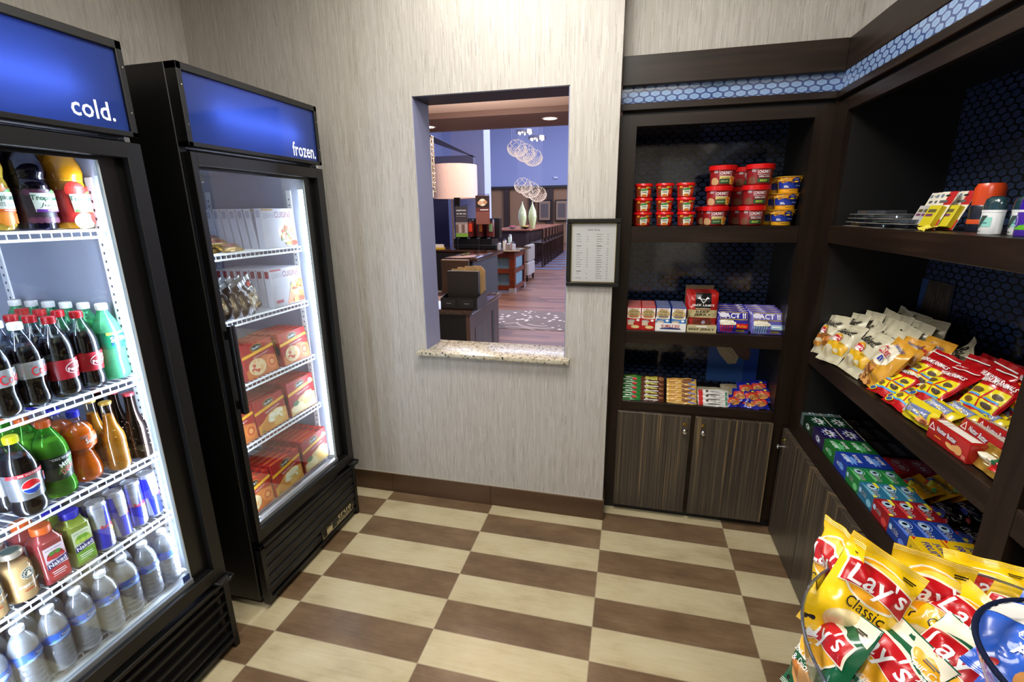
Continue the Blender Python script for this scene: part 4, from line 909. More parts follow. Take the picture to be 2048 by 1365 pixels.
# ------------------------------------------------------------------ cartons, cups, bags
def carton(name, label, cat, w_, d_, h_, base, front=(), side=(), top=(), group=None, sidebase=None, bev=.001):
    """front at y=0 facing -Y, body behind it, standing on z=0"""
    m = MB(); m.box(-w_ / 2, w_ / 2, 0, d_, 0, h_, base, bev)
    art(m, S_front(0), list(front), d0=.0003, dd=.00012)
    art(m, lambda u, v, d: (-w_ / 2 - d, d_ - u, v), list(side), d0=.0003, dd=.00012)        # side toward -X
    art(m, lambda u, v, d: (w_ / 2 + d, u, v), list(side), d0=.0003, dd=.00012)
    art(m, S_top(h_), list(top), d0=.0003, dd=.00012)
    o = m.build(name); return tag(o, label, cat, group)
def bagfn(w_, h_, T, seed, crimp=.018, pinch=.05, wr=.0022, flat=.55):
    r_ = random.Random(seed); ph = [r_.uniform(0, 6) for _ in range(8)]
    def th(u, v):
        a = max(0, 1 - abs(2 * u / w_) ** 2.6); b = min(1, max(0, (v - crimp) / (h_ * .22))) * min(1, max(0, (h_ - crimp - v) / (h_ * .22)))
        b = b * b * (3 - 2 * b) if b < 1 else 1
        return a ** flat * b
    def F(u, v, d, s=1):
        k = th(u, v); q = v / h_
        n = wr * (math.sin(u / w_ * 9 + ph[0] + q * 4) + math.sin(q * 15 + ph[1] + u / w_ * 5) + .7 * math.sin(u / w_ * 21 + q * 17 + ph[2])) + wr * .8 * math.sin(q * 31 + ph[4]) * math.sin(u / w_ * 13 + ph[5])
        edge = .0025 * math.sin(u / w_ * 14 + ph[3]) + .004 * math.sin(u / w_ * 5 + ph[6])
        y = -(T / 2 * k + n * (.25 + .75 * k)) * (1 if s > 0 else -1) + edge * (1 - k) * .9
        if s < 0: y = (T / 2 * k + n * .6 * k) + edge * (1 - k) * .9 + .0006
        x = u * (1 - pinch * math.sin(PI * q))
        return (x, y - d if s > 0 else y + d, v)
    return F
def bag(name, label, cat, w_, h_, T, base, items, seed=1, group=None, back=None, crimpm=None, nx=22, nz=26, **kw):
    F = bagfn(w_, h_, T, seed, **kw); m = MB()
    for s in (1, -1):
        vs = [F(-w_ / 2 + w_ * i / nx, h_ * j / nz, 0, s) for j in range(nz + 1) for i in range(nx + 1)]
        fs = [(j * (nx + 1) + i, j * (nx + 1) + i + 1, (j + 1) * (nx + 1) + i + 1, (j + 1) * (nx + 1) + i) for j in range(nz) for i in range(nx)]
        m.add(vs, fs if s > 0 else [f[::-1] for f in fs], base if s > 0 else (back or base), True)
    cm = crimpm or base
    for z0 in (0, h_ - .012):
        for k in range(3):
            z = z0 + .002 + k * .0035; n_ = 12
            m.tube([F(-w_ / 2 + w_ * i / n_, z, .0004) for i in range(n_ + 1)], .0007, cm, 3)
    art(m, lambda u, v, d: F(u, v, d), items, maxe=w_ / nx * .6, d0=.0012, dd=.00035)
    return tag(m.build(name), label, cat, group)
YEL = C('#f2c00e', .3, coat=.5); DYEL = C('#d99a10', .35); TAN = C('#e0b45c', .45); CRM = C('#ece4cc', .4); GRN = C('#14603c', .35)
FOIL = C('#c8c8cc', .22, .85, name='foil')
def banner(cu, cv, w_, h_, rot=0, n=10):
    top = [(-w_ / 2 + w_ * i / n, h_ / 2 + h_ * .22 * math.sin(PI * (i / n * 1.1 + .1))) for i in range(n + 1)]
    bot = [(w_ / 2 - w_ * i / n, -h_ / 2 + h_ * .20 * math.sin(PI * (i / n * 1.1 - .2))) for i in range(n + 1)]
    return [rotp(p, (cu, cv), rot) for p in top + bot]
def chips(seed, n, cu, cv, rw, rh, cols, a=.016):
    r_ = random.Random(seed); out = []
    for i in range(n):
        x = cu + r_.uniform(-rw, rw); y = cv + r_.uniform(-rh, rh); out.append(('e', x, y, a * r_.uniform(.7, 1.1), a * r_.uniform(.45, .8), C(r_.choice(cols), .45), r_.uniform(-.8, .8)))
    return out
FOOD = ['#d99a48', '#c98432', '#e6bd78', '#b8702a', '#f0d8a0']

# --- freezer contents
def lean(rz, tilt=0, roll=0):
    return (Matrix.Rotation(rz, 4, 'Z') @ Matrix.Rotation(-tilt, 4, 'X') @ Matrix.Rotation(roll, 4, 'Y')).to_euler()
LCW = C('#c2c2ce', .5, spec=.2); LCR = C('#7e1024', .5); G1 = C('#b9bac4', .4)
def lc(kind):
    w_, h_ = .205, .168
    fr = [('t', 'LEAN', -.062, h_ - .030, .058, .020, C('#8d8e9c', .4), 0, .0), ('t', 'CUISINE', .028, h_ - .027, .105, .026, LCR, 0, .012), ('r', -.10, h_ - .010, -.03, h_ - .003, C('#b9934a' if kind == 0 else '#a5263a', .4))]
    if kind == 0: fr += [('e', .042, .062, .056, .044, C('#efe2cc', .4))] + chips(4, 34, .042, .062, .036, .028, ['#c9582c', '#e6d4a0', '#6f8f4a', '#d98a5a', '#f0e8d0'], .011)
    else: fr += [('p', [(-.02, .005), (.10, .005), (.10, .11), (.03, .10)], C('#c9804a', .4)), ('e', .055, .07, .04, .034, C('#e6c66a', .4))] + chips(5, 20, .055, .07, .03, .026, ['#d9a23c', '#f2dc9a', '#a8441e'], .011) + [('r', -.09, .018, -.045, .03, C('#a5263a', .4))]
    fr += [('r', .025, .010, .06, .024, C('#e8b820', .4)), ('e', .075, .017, .022, .012, C('#d0441e', .4))] + [('r', -.095, .09 - k * .01, -.055 - (k % 2) * .008, .093 - k * .01, G1) for k in range(4)]
    sd = [('t', 'LEAN CUISINE', .016, .09, .11, .012, G1, PI / 2, .0), ('r', .006, .13, .026, .16, C('#9a9aa6', .4) if kind == 0 else LCR)]
    return carton('frozen_meal_box', 'x', 'frozen meal box', w_, .032, h_, LCW, fr, sd)
b0 = lc(0); b1 = lc(1)
for i in range(7):
    place(b0, (-.225 - i * .040, -.302 + (0 if i == 0 else .0), 1.451), 0, 'white frozen meal box, %s from the door on the top freezer shelf' % ORD[i], 'white meal boxes on the top freezer shelf', rot=lean(PI / 2, .0 + (.10 if i else .02)))
for i in range(8):
    place(b1, (-.222 - i * .036, -.302, 1.193), 0, 'white frozen meal box, %s from the door on the second freezer shelf' % ORD[i], 'white meal boxes on the second freezer shelf', rot=lean(PI / 2, .04))
def stouffer(kind):
    w_, h_ = .185, .150 if kind != 2 else .165; SR = C('#a01014', .4, spec=.3); YB_ = C('#e8b41e', .35)
    fr = [('r', -w_ / 2 + .001, .001, w_ / 2 - .001, h_ - .001, SR), ('p', [(-w_ / 2, h_ * .60), (w_ / 2, h_ * .74), (w_ / 2, h_ * .82), (-w_ / 2, h_ * .68)], YB_)]
    fr += [('e', -.005, h_ * .84, .034, .015, YB_, .1), ('e', -.005, h_ * .84, .032, .0135, K, .1), ('t', "Stouffer's", -.005, h_ * .84, .050, .011, WH, .1, .02, .2)]
    fr += [('t', ['chicken parmigiana', 'baked chicken breast', 'chicken pot pie'][kind], .01, h_ * .60, .09, .008, WH, .13, .01)]
    fr += [('p', [(-w_ / 2 + .003, .003), (w_ / 2 - .003, .003), (w_ / 2 - .003, .07), (.03, .085), (-.02, .075), (-.06, .05), (-w_ / 2 + .003, .04)], C(['#c9702c', '#d99a3c', '#d8b878'][kind], .4))]
    if kind == 0: fr += [('e', .06, .045, .03, .03, C('#e0843a', .4)), ('e', .06, .045, .02, .02, C('#c4481e', .4)), ('e', .06, .045, .011, .011, C('#e8a860', .4)), ('e', -.025, .045, .048, .036, C('#e8cfa0', .4))] + chips(7, 16, -.025, .05, .035, .022, ['#f4e8cc', '#e6b070', '#c9441e'], .010)
    elif kind == 1: fr += [('e', -.03, .032, .05, .024, C('#c98432', .4), .3), ('e', .02, .055, .05, .022, C('#f2e8c4', .4), .25), ('e', .04, .03, .04, .02, C('#e0b460', .4), .3)] + chips(8, 14, .02, .055, .04, .014, ['#fbf4dc', '#e6d49a'], .010) + [('r', -.08, .01, -.06, .014, GRN)]
    else: fr += [('e', -.035, .03, .05, .022, C('#ecd9ac', .4)), ('e', -.05, .055, .02, .012, C('#3f6a3a', .4)), ('p', [(.0, .03), (.05, .022), (.075, .045), (.07, .085), (.03, .09), (.0, .07)], C('#e8b85c', .4)), ('p', [(.0, .055), (.07, .06), (.07, .085), (.03, .09), (.0, .075)], C('#f0d08a', .4)), ('e', .07, h_ * .80, .014, .014, WH)]
    sd = [('r', 0, 0, .028, h_, C('#8e1014', .35)), ('r', .002, .02, .006, h_ - .02, C('#c98a2a', .4)), ('r', .018, .03, .022, h_ - .04, C('#5e0c0e', .4)), ('e', .014, h_ * .5, .010, .022, K)]
    tp = [('r', -.08, .010, .08, .014, C('#e0a030', .4)), ('e', .05, .014, .02, .006, K)]
    return carton('frozen_meal_box', 'x', 'frozen meal box', w_, .03, h_, SR, fr, sd, tp)
s0, s1, s2 = stouffer(0), stouffer(1), stouffer(2)
def file_(proto, n, x, y, z, step, txt, grp, tilt=.1, rz=PI / 2, dy=0):
    for i in range(n):
        place(proto, (x - step * i, y + dy * i, z), 0, '%s, %s from the door' % (txt, ORD[i]), grp, rot=lean(rz, tilt))
file_(s0, 5, -.215, -.312, .921, .033, 'red pasta box by the freezer wall, third shelf', 'red boxes by the wall on the third freezer shelf', .13)
file_(s0, 4, -.225, -.520, .921, .033, 'red pasta box, middle file of the third freezer shelf', 'red boxes in the middle of the third freezer shelf', .16)
file_(s2, 7, -.222, -.305, .665, .033, 'red pie box by the freezer wall, fourth shelf', 'red boxes by the wall on the fourth freezer shelf', .06)
file_(s1, 5, -.225, -.506, .665, .033, 'red chicken box, middle file of the fourth freezer shelf', 'red boxes in the middle of the fourth freezer shelf', .12)
file_(s0, 3, -.225, -.698, .665, .033, 'red pasta box, handle side of the fourth freezer shelf', 'red boxes by the handle on the fourth freezer shelf', .10)
file_(s2, 7, -.190, -.302, .371, .033, 'red pie box by the freezer wall, lowest shelf', 'red boxes by the wall on the lowest freezer shelf', .04)
file_(s1, 5, -.185, -.508, .371, .033, 'red chicken box, middle file of the lowest freezer shelf', 'red boxes in the middle of the lowest freezer shelf', .10)
file_(s0, 3, -.190, -.702, .371, .033, 'red pasta box, handle side of the lowest freezer shelf', 'red boxes by the handle on the lowest freezer shelf', .08)
GLD = C('#a9873c', .28, .7, name='gold_wrapper')
tw = bag('candy_bar', 'x', 'candy bar', .165, .045, .022, GLD, [('t', 'TWIX', .0, .024, .088, .026, WH, .05, .05), ('t', 'TWIX', .0, .024, .084, .022, C('#a8182a', .4), .05, .02), ('r', -.07, .01, -.055, .036, C('#6a4a2a', .4))], 3, crimp=.002, pinch=0, wr=.0008)
for i, (x, y, dz, a) in enumerate(((-.24, -.56, 0, .3), (-.27, -.60, .018, .2), (-.30, -.58, .034, .45), (-.25, -.69, .002, .1), (-.33, -.62, .048, .3))):
    place(tw, (x, y, 1.452 + dz), 0, 'gold wrapped bar, %s in the loose pile on the top freezer shelf' % ORD[i], 'gold chocolate bars on the top freezer shelf', rot=lean(PI / 2 + a, .9))
BRB = C('#2a1c16', .3, coat=.4)
ic = bag('ice_cream_packet', 'x', 'ice cream packet', .115, .150, .022, BRB, [('r', -.056, .128, .056, .148, C('#c4c8d0', .2, .6)), ('e', 0, .05, .042, .035, C('#8f7550', .4)), ('e', .0, .045, .03, .02, C('#d8cbb0', .4)), ('r', -.02, .104, .03, .108, WH), ('t', 'EERDIS', .004, .082, .08, .020, C('#d8c8a8', .4), .12, .03), ('r', .0, .01, .045, .025, C('#a98a4a', .4)), ('e', .018, .118, .018, .006, RED, .2)], 5)
for i in range(4):
    place(ic, (-.235 - .004 * i, -.498 - i * .042, 1.200), 0, 'dark ice cream packet leaning on the second freezer shelf, %s from the white boxes' % ORD[i], 'dark ice cream packets on the second freezer shelf', rot=lean(PI / 2 + .25, .12, -.30))

# --- rear shelving unit: top opening
def cup(name, label, prof, lidp, body, lidm, items, extra=None, off=.0, ref=None, sq=0):
    t = thing(name, label, 'food cup'); f = interp(prof); m = MB(); m.lathe(prof, body, 32); art(m, wrap(lambda v: f(v), off, ref), items, maxe=.008, d0=.0004, dd=.0002); m.build('cup_body', t)
    MB().lathe(lidp, lidm, 32, caps=False).build('lid', t); return t
LR = C('#d31414', .3, coat=.3)
rav = cup('pasta_cup', 'x', [(.029, 0), (.0335, .004), (.0385, .054), (.039, .056)], [(.0395, .050), (.0425, .053), (.0425, .060), (.040, .064), (.036, .0645), (.0002, .063)], C('#c4201a', .35), LR,
          [('e', -.026, .026, .014, .018, C('#7a3a1c', .4)), ('p', [(-.014, .006), (.016, .006), (.020, .03), (.012, .042), (-.012, .042), (-.016, .028)], C('#e6e2cc', .4)), ('e', .001, .010, .012, .006, C('#d0701c', .4)), ('e', 0, .036, .017, .005, C('#3f8a3c', .4), .1), ('r', .008, .043, .022, .050, C('#e0b820', .4)), ('r', .023, .043, .034, .050, C('#7aa07a', .4)), ('r', -.030, .041, -.017, .050, C('#e0902a', .4)), ('r', -.009, .024, .011, .0265, C('#4a5a6a', .5)), ('e', .028, .025, .008, .012, C('#e0541c', .4))], ref=.03)
for i, x in enumerate((1.337, 1.434, 1.529)):
    for k in range(3): place(rav, (x + (.002, .0, -.002)[k] * (i + 1), .288 - .003 * k, Z['s1'] + .0648 * k), (.06, -.05, .03)[i], 'small red pasta cup, %s from the wall side, %s' % (ORD[i], ['bottom of its stack', 'middle of its stack', 'top of its stack'][k]), 'small red pasta cups')
for k in range(2): place(rav, (1.325, .40, Z['s1'] + .0648 * k), .9, 'small red pasta cup half hidden behind the first stack, %s' % ['below', 'above'][k], 'small red pasta cups')
def chunky(kind):
    it = [('r', -.048, .055, -.030, .07, C('#b0a0a0', .5)), ('e', -.046, .018, .020, .018, C('#c9a070' if kind == 0 else '#7a4a34', .4)), ('p', [(-.022, .042), (.03, .042), (.032, .066), (.024, .068), (.02, .073), (-.012, .073), (-.016, .068), (-.024, .066)], WH), ('p', [(-.0205, .0435), (.0285, .0435), (.0305, .065), (.023, .067), (.019, .0715), (-.011, .0715), (-.015, .067), (-.0225, .065)], C('#8e1418', .35)),
          ('t', 'CHUNKY', .004, .055, .046, .014, WH, .04, .05), ('t', "Campbell's", .004, .068, .022, .004, WH)]
    if kind == 0: it += [('r', -.022, .030, .034, .041, C('#e0c878', .4)), ('t', 'CHICKEN', .006, .033, .04, .005, K), ('e', .036, .022, .016, .018, C('#e0b050', .4)), ('r', -.022, .010, .022, .028, C('#2c5a34', .4)), ('t', 'SOUP', .0, .02, .03, .006, C('#d8e0a0', .4))] + chips(9, 8, .036, .022, .010, .014, ['#e8701c', '#f0d060'], .006)
    else: it += [('r', -.022, .028, .034, .041, C('#6e1a1c', .4)), ('t', 'SIRLOIN', .006, .035, .046, .007, WH, 0, .03), ('r', -.022, .010, .034, .026, C('#2c5a34', .4)), ('t', 'BEEF', .004, .018, .03, .008, C('#c8d84a', .4), 0, .03)]
    return cup('soup_bowl_cup', 'x', [(.043, 0), (.0485, .005), (.0545, .070), (.055, .074)], [(.056, .066), (.0600, .068), (.0605, .086), (.058, .088), (.0002, .0865)], C('#961a1c' if kind == 0 else '#8e1c20', .35), LR, it, ref=.045)
ck0, ck1 = chunky(0), chunky(1)
for k in range(3): place(ck0, (1.664 + .008 * k, .305 - .004 * k, Z['s1'] + .0880 * k), .05, 'large red soup bowl with chicken label, %s' % ['bottom of its stack', 'middle of its stack', 'top of its stack'][k], 'large red soup bowls')
for k in range(3): place(ck1, (1.822 + .006 * k, .300 - .004 * k, Z['s1'] + .0885 * k), .08, 'large red soup bowl with beef label, %s' % ['bottom of its stack', 'middle of its stack', 'top of its stack'][k], 'large red soup bowls')
for k in range(3): place(ck1, (1.800, .44, Z['s1'] + .0885 * k), .3, 'large red soup bowl hidden behind the front stacks, %s' % ['bottom', 'middle', 'top'][k], 'large red soup bowls')
place(ck0, (1.650, .44, Z['s1']), .3, 'large red soup bowl behind the chicken label stack', 'large red soup bowls')
MY = C('#e2a41c', .35)
mac = cup('macaroni_cup', 'x', [(.036, 0), (.0395, .003), (.0395, .018), (.0415, .0185), (.0485, .066)], [(.049, .066), (.0585, .0675), (.0585, .0695), (.0002, .0695)], MY, C('#e6b02c', .3),
          [('r', -.066, .019, .066, .05, C('#2238a0', .35)), ('p', [(-.066, .042)] + [(-.066 + .0132 * i, .046 + .005 * math.sin(i * 2.1)) for i in range(11)] + [(.066, .066), (-.066, .066)], C('#d99a2a', .4))] + chips(11, 44, 0, .057, .062, .006, ['#f0b83c', '#e09a20', '#f8d070', '#c98018'], .007) +
          [('e', .008, .052, .0125, .0125, C('#1c2470', .35)), ('e', .008, .047, .008, .0035, C('#e8b820', .4)), ('t', 'KRAFT', .008, .057, .012, .003, WH), ('t', 'Easy', .018, .030, .018, .007, C('#9fb0e8', .4)), ('r', -.030, .028, -.018, .031, WH), ('r', -.030, .023, -.014, .026, WH), ('r', -.012, .009, .012, .011, K)], ref=.04)
for k in range(3): place(mac, (1.945 + .007 * k, .290, Z['s1'] + .0698 * k), .05, 'yellow and blue macaroni cup in front, %s' % ['bottom of its stack', 'middle of its stack', 'top of its stack'][k], 'yellow macaroni cups')
for k in range(3): place(mac, (1.925 + .006 * k, .410, Z['s1'] + .0698 * k), .8, 'yellow macaroni cup in the rear stack, %s' % ['bottom', 'middle', 'top'][k], 'yellow macaroni cups')

# --- rear unit: middle opening
def bumble(kind):
    c1 = '#b81c1c' if kind == 0 else '#2a3f86'; w_, h_ = .0675, .118
    fr = [('r', -w_ / 2 + .002, .001, w_ / 2 - .002, h_ - .006, W), ('p', [(-w_ / 2, .001), (w_ / 2, .001), (w_ / 2, .060), (0, .056), (-w_ / 2, .062)], C(c1 if kind == 0 else '#3f7ac0', .35)), ('e', 0, .082, .031, .024, C('#c9b078', .45)),
          ('t', 'BUMBLE BEE', 0, .107, .05, .007, C('#a8442a', .4)), ('t', 'CHICKEN' if kind == 0 else 'TUNA', 0, .093, .044 if kind == 0 else .036, .011, K, 0, .02), ('t', 'SALAD', 0, .079, .038, .011, K, 0, .02), ('r', -.022, .067, .022, .071, C(c1, .4)),
          ('e', -.012, .045, .018, .007, C('#c9ccd2', .3, .5)), ('r', -.028, .024, .0, .044, C('#d8c4a8', .4)), ('e', .008, .016, .020, .008, C('#e8cf90', .4)), ('e', .02, .05, .008, .006, W)]
    return carton('salad_kit_box', 'x', 'food box', w_, .034, h_, C(c1, .35), fr, [], [('r', -.03, .002, .03, .008, W)])
bk0, bk1 = bumble(0), bumble(1)
for i, x in enumerate((1.3235, 1.392)):
    for k in range(5): place(bk0, (x, .232 + k * .037, Z['s2'] + .0), 0, 'red chicken salad box, %s from the front in the %s row' % (ORD[k], ['wall side', 'inner'][i]), 'red chicken salad boxes', rot=lean(0, 0))
for i, x in enumerate((1.463, 1.535)):
    for k in range(5): place(bk1, (x, .235 + k * .037, Z['s2'] + .002), 0, 'blue tuna salad box, %s from the front in the %s row' % (ORD[k], ['inner', 'jerky side'][i]), 'blue tuna salad boxes')
m = MB(); m.box(1.426, 1.573, .230, .2335, Z['s2'], Z['s2'] + .040, W); m.prism([(1.426, Z['s2'] + .04), (1.436, Z['s2'] + .066), (1.4285, Z['s2'] + .068), (1.426, Z['s2'] + .068)], .230, .2335, W); m.box(1.426, 1.4275, .23, .42, Z['s2'], Z['s2'] + .068, W); m.box(1.5715, 1.573, .23, .42, Z['s2'], Z['s2'] + .066, W); m.box(1.426, 1.573, .2335, .42, Z['s2'], Z['s2'] + .0015, W)
art(m, S_front(.230), [('t', 'BUMBLE BEE', 1.5, Z['s2'] + .026, .085, .016, C('#b82a22', .4), 0, .03), ('p', [(1.45, Z['s2'] + .010), (1.55, Z['s2'] + .010), (1.545, Z['s2'] + .016), (1.50, Z['s2'] + .020), (1.455, Z['s2'] + .016)], C('#26356e', .4))])
tag(m.build('display_tray'), 'white cardboard display tray holding the blue tuna boxes', 'display tray')
o = MB(); o.box(1.577, 1.712, .236, .42, Z['s2'], Z['s2'] + .034, C('#c4b88c', .5)); o.box(1.577, 1.712, .42, .424, Z['s2'], Z['s2'] + .205, C('#6a553c', .6)); o.box(1.577, 1.579, .236, .42, Z['s2'] + .034, Z['s2'] + .10, C('#8a7a52', .6))
art(o, S_front(.236), [('t', 'BEEF JERKY', 1.6445, Z['s2'] + .014, .118, .015, K, 0, .04), ('r', 1.62, Z['s2'] + .026, 1.668, Z['s2'] + .033, W)])
tag(o.build('display_box'), 'tan cardboard display box for the beef jerky pouches', 'display box')
JR = C('#b01c18', .3, coat=.5)
jk = bag('jerky_pouch', 'x', 'jerky pouch', .138, .180, .028, JR, [('r', -.036, .10, .036, .178, C('#161416', .3)), ('p', [(-.028, .15), (-.018, .158), (-.008, .146), (0, .150), (.008, .146), (.018, .158), (.028, .15), (.016, .148), (.008, .138), (0, .126), (-.008, .138), (-.016, .148)], WH), ('p', [(-.01, .143), (0, .133), (.01, .143), (0, .148)], C('#161416', .3)), ('t', "JACK LINK'S", 0, .117, .10, .014, WH, 0, .05), ('r', -.066, .058, .066, .096, C('#b8a878', .4)), ('t', 'BEEF', 0, .087, .062, .012, K, 0, .05), ('t', 'JERKY', 0, .071, .08, .014, K, 0, .05), ('r', -.042, .022, .042, .054, C('#6a2c20', .3)), ('r', -.034, .10, .034, .104, C('#c8b890', .4)), ('e', .006, .035, .009, .009, C('#a8a0b8', .4))], 9, crimp=.006, pinch=.0)
for k in range(4): place(jk, (1.645, .262 + k * .034, Z['s2'] + .012), 0, 'red and black beef jerky pouch, %s from the front in its box' % ORD[k], 'beef jerky pouches', rot=lean(0, .06))
def popcorn(kind):
    c1 = '#38309a' if kind == 0 else '#6a62b8'; P_ = C(c1, .25, coat=.6); w_, h_ = .138, .110
    it = [('r', -.060, .062, .062, .102, C('#b09a3c', .4)), ('r', -.058, .066, .060, .098, P_), ('t', 'ACT II', .008, .082, .092, .026, WH, 0, .05), ('e', -.046, .085, .018, .013, C('#d8d4e4', .4))]
    for i in range(6): it.append(('p', [(-.060 + i * .011, .040), (-.055 + i * .011, .040), (-.052 + i * .009, .004), (-.056 + i * .009, .004)], RED if kind == 0 else C('#7aa8b8', .4)))
    it += [('e', -.052 + (i % 6) * .011, .044 + (i // 6) * .008, .009, .008, C('#ece6d0', .4)) for i in range(11)]
    it += [('r', .012, .020, .064, .044, RED if kind == 0 else C('#a8c8e0', .4)), ('t', 'Butter', .038, .032, .044, .013, C('#f0a020', .4), 0, .03) if kind == 0 else ('r', .018, .030, .056, .036, WH), ('r', .012, .006, .05, .014, C('#8a7a2a', .4))]
    return bag('popcorn_packet', 'x', 'popcorn packet', w_, h_, .024, P_, it, 13 + kind, crimp=.003, pinch=0, wr=.0012, flat=.4)
pc0, pc1 = popcorn(0), popcorn(1)
for k in range(4):
    place(pc0, (1.788 - k * .004, .250 + k * .022, Z['s2'] + .002 + k * .006), 0, 'purple popcorn packet with red stripes, %s from the front' % ORD[k], 'purple popcorn packets with red stripes', rot=lean(0, .30))
    place(pc1, (1.938 - k * .007, .250 + k * .022, Z['s2'] + .002 + k * .006), 0, 'pale purple popcorn packet with blue stripes, %s from the front' % ORD[k], 'pale purple popcorn packets with blue stripes', rot=lean(0, .30))

# --- rear unit: lowest opening, bars in cascading rows
def bar(col, items, w_=.13, h_=.048, T=.020, seed=1, name='snack_bar', cat='snack bar', **kw):
    return bag(name, 'x', cat, w_, h_, T, C(col, .25, coat=.5), items, seed, crimp=.002, pinch=0, wr=.0009, nx=16, nz=8, **kw)
zb = Z['s3'] - .006
g1 = bar('#2f7a34', [('t', 'NATURE VALLEY', .01, .036, .06, .007, C('#e0d84a', .4)), ('r', -.01, .023, .03, .027, WH), ('e', .035, .018, .012, .008, RED), ('r', -.04, .01, .02, .013, WH)], w_=.15)
g2 = bar('#5a3020', [('r', -.03, .018, .03, .042, C('#b8b43c', .4)), ('t', 'NATURE VALLEY', 0, .029, .054, .007, C('#4a5a18', .4), 0, .02), ('r', -.035, .006, .035, .009, WH), ('e', .05, .03, .014, .014, C('#8a5a34', .4))])
g3 = bar('#d8ae5c', [('t', 'Fiber One', -.03, .034, .06, .012, C('#b8501c', .4), .0, .02), ('e', .025, .025, .028, .015, C('#7a4a22', .4), .3), ('r', .03, .006, .066, .013, C('#7a88c0', .4)), ('e', .055, .036, .008, .008, C('#28408a', .4)), ('r', -.065, .014, -.02, .017, C('#a8642c', .4))], w_=.145)
g4 = bar('#d4d2cc', [('r', -.07, .002, -.05, .046, C('#b81c1c', .35)), ('r', -.015, .026, .03, .028, C('#6a5a58', .4)), ('r', -.005, .019, .04, .0205, C('#a09898', .4)), ('e', -.03, .028, .007, .007, C('#4a2a22', .4)), ('r', .055, .01, .064, .03, C('#3f8a6a', .4)), ('r', -.03, .008, .03, .010, K)], w_=.145)
g4b = bar('#b8441c', [('r', -.07, .002, -.01, .046, C('#b0a890', .4)), ('r', -.06, .024, -.02, .028, C('#2c4a34', .4)), ('e', .03, .024, .03, .012, C('#6a2a18', .4))], w_=.15)
g4c = bar('#b0a68c', [('e', -.02, .025, .04, .014, C('#8a7a5a', .4)), ('r', .03, .01, .06, .03, C('#a0441c', .4))], w_=.15)
def cascade(protos, x, n, text, group, tilt=.95, y0=.225, step=.016, dz=.019, n0=0):
    for k in range(n):
        place(protos[min(k, len(protos) - 1)] if isinstance(protos, list) else protos, (x, y0 + k * step, zb + .004 + k * dz), 0, text + ', %s up from the shelf edge' % ORD[k + n0], group, rot=lean(0, tilt))
cascade(g1, 1.330 - .018, 5, 'green granola bar', 'green granola bars'); cascade(g2, 1.432, 5, 'brown granola bar', 'brown granola bars')
cascade(g3, 1.583, 5, 'tan chocolate chunk bar', 'tan chocolate chunk bars'); cascade([g4, g4], 1.735, 3, 'white wrapped bar with red end', 'white wrapped bars')
cascade([g4b], 1.728, 1, 'orange and grey wrapped bar above the white ones', 'bars behind the white ones', y0=.285, step=.02, n0=3); cascade([g4c], 1.722, 2, 'grey wrapped bar at the rear above the white ones', 'bars behind the white ones', y0=.31, tilt=.7, n0=4)
cascade([g4c], 1.86, 3, 'pale wrapped bar behind the blue cookie bags', 'pale bars behind the blue cookie bags', y0=.30, step=.025, tilt=.8)
bc = bag('cookie_bag', 'x', 'cookie bag', .082, .075, .022, C('#1c2490', .25, coat=.6), [('p', [(-.036, .02), (.036, .028), (.034, .056), (-.034, .05)], C('#c4321c', .4)), ('e', .0, .026, .026, .016, C('#c98a48', .4)), ('e', -.012, .022, .009, .009, C('#8a5524', .4)), ('e', .012, .03, .010, .009, C('#a8682c', .4)), ('e', .01, .06, .008, .005, C('#e0d040', .4))], 21, crimp=.004, wr=.0014, nx=12, nz=12)
for i, (x, y, z, a, b) in enumerate(((1.838, .235, 0, 1.0, .2), (1.90, .228, 0, 1.1, -.3), (1.955, .232, .002, 1.0, .1), (1.862, .262, .022, .9, -.2), (1.925, .255, .024, .95, .25), (1.965, .275, .026, .8, -.2), (1.90, .30, .044, .8, .1), (1.955, .315, .05, .7, -.1))):
    place(bc, (x, y, zb + .006 + z), 0, 'small blue cookie bag, %s in the heap beside the shelf end' % ORD[i], 'small blue cookie bags', rot=lean(b, a))

# ------------------------------------------------------------------ side unit: gum and candy on the lowest shelf
zG = Z['s3'] + .0085
def gumbox(name, cat, base, topitems, sideitems, w_=.098, d_=.048, h_=.052):
    m = MB(); B = C(base, .3, coat=.4); m.box(-w_ / 2, w_ / 2, 0, d_, 0, h_, B, .0008)
    art(m, S_top(h_), topitems, d0=.0003, dd=.00012); art(m, S_front(0), sideitems, d0=.0003, dd=.00012)
    return tag(m.build(name), 'x', cat)
def splat(cu, cv, s_, n=18):
    return [(cu + s_ * (1.25 if i % 2 else .8) * (1 + .15 * math.sin(i * 2.3)) * math.cos(2 * PI * i / n), cv + .62 * s_ * (1.25 if i % 2 else .8) * math.sin(2 * PI * i / n)) for i in range(n)]
CARD = C('#c8c2ac', .6)
def five(base, glow):
    W5 = C('#d4d6d8', .4); it = [('r', -.049, .070, .049, .074, CARD), ('p', splat(0, .036, .036), C(glow, .4)), ('p', splat(0, .036, .028), W5), ('e', -.010, .036, .010, .006, K, .3), ('e', .013, .034, .007, .008, K, .3), ('e', 0, .022, .016, .003, K)]
    sd = [('p', splat(0, .026, .022), C(glow, .4)), ('p', splat(0, .026, .017), W5), ('e', -.004, .026, .006, .006, K)]
    return gumbox('gum_box', 'gum box', base, it, sd, .118, .075, .055)
f1, f2, f3 = five('#5c6c6c', '#a8c4c8'), five('#0c2a1c', '#6a9a80'), five('#221848', '#7a86c0')
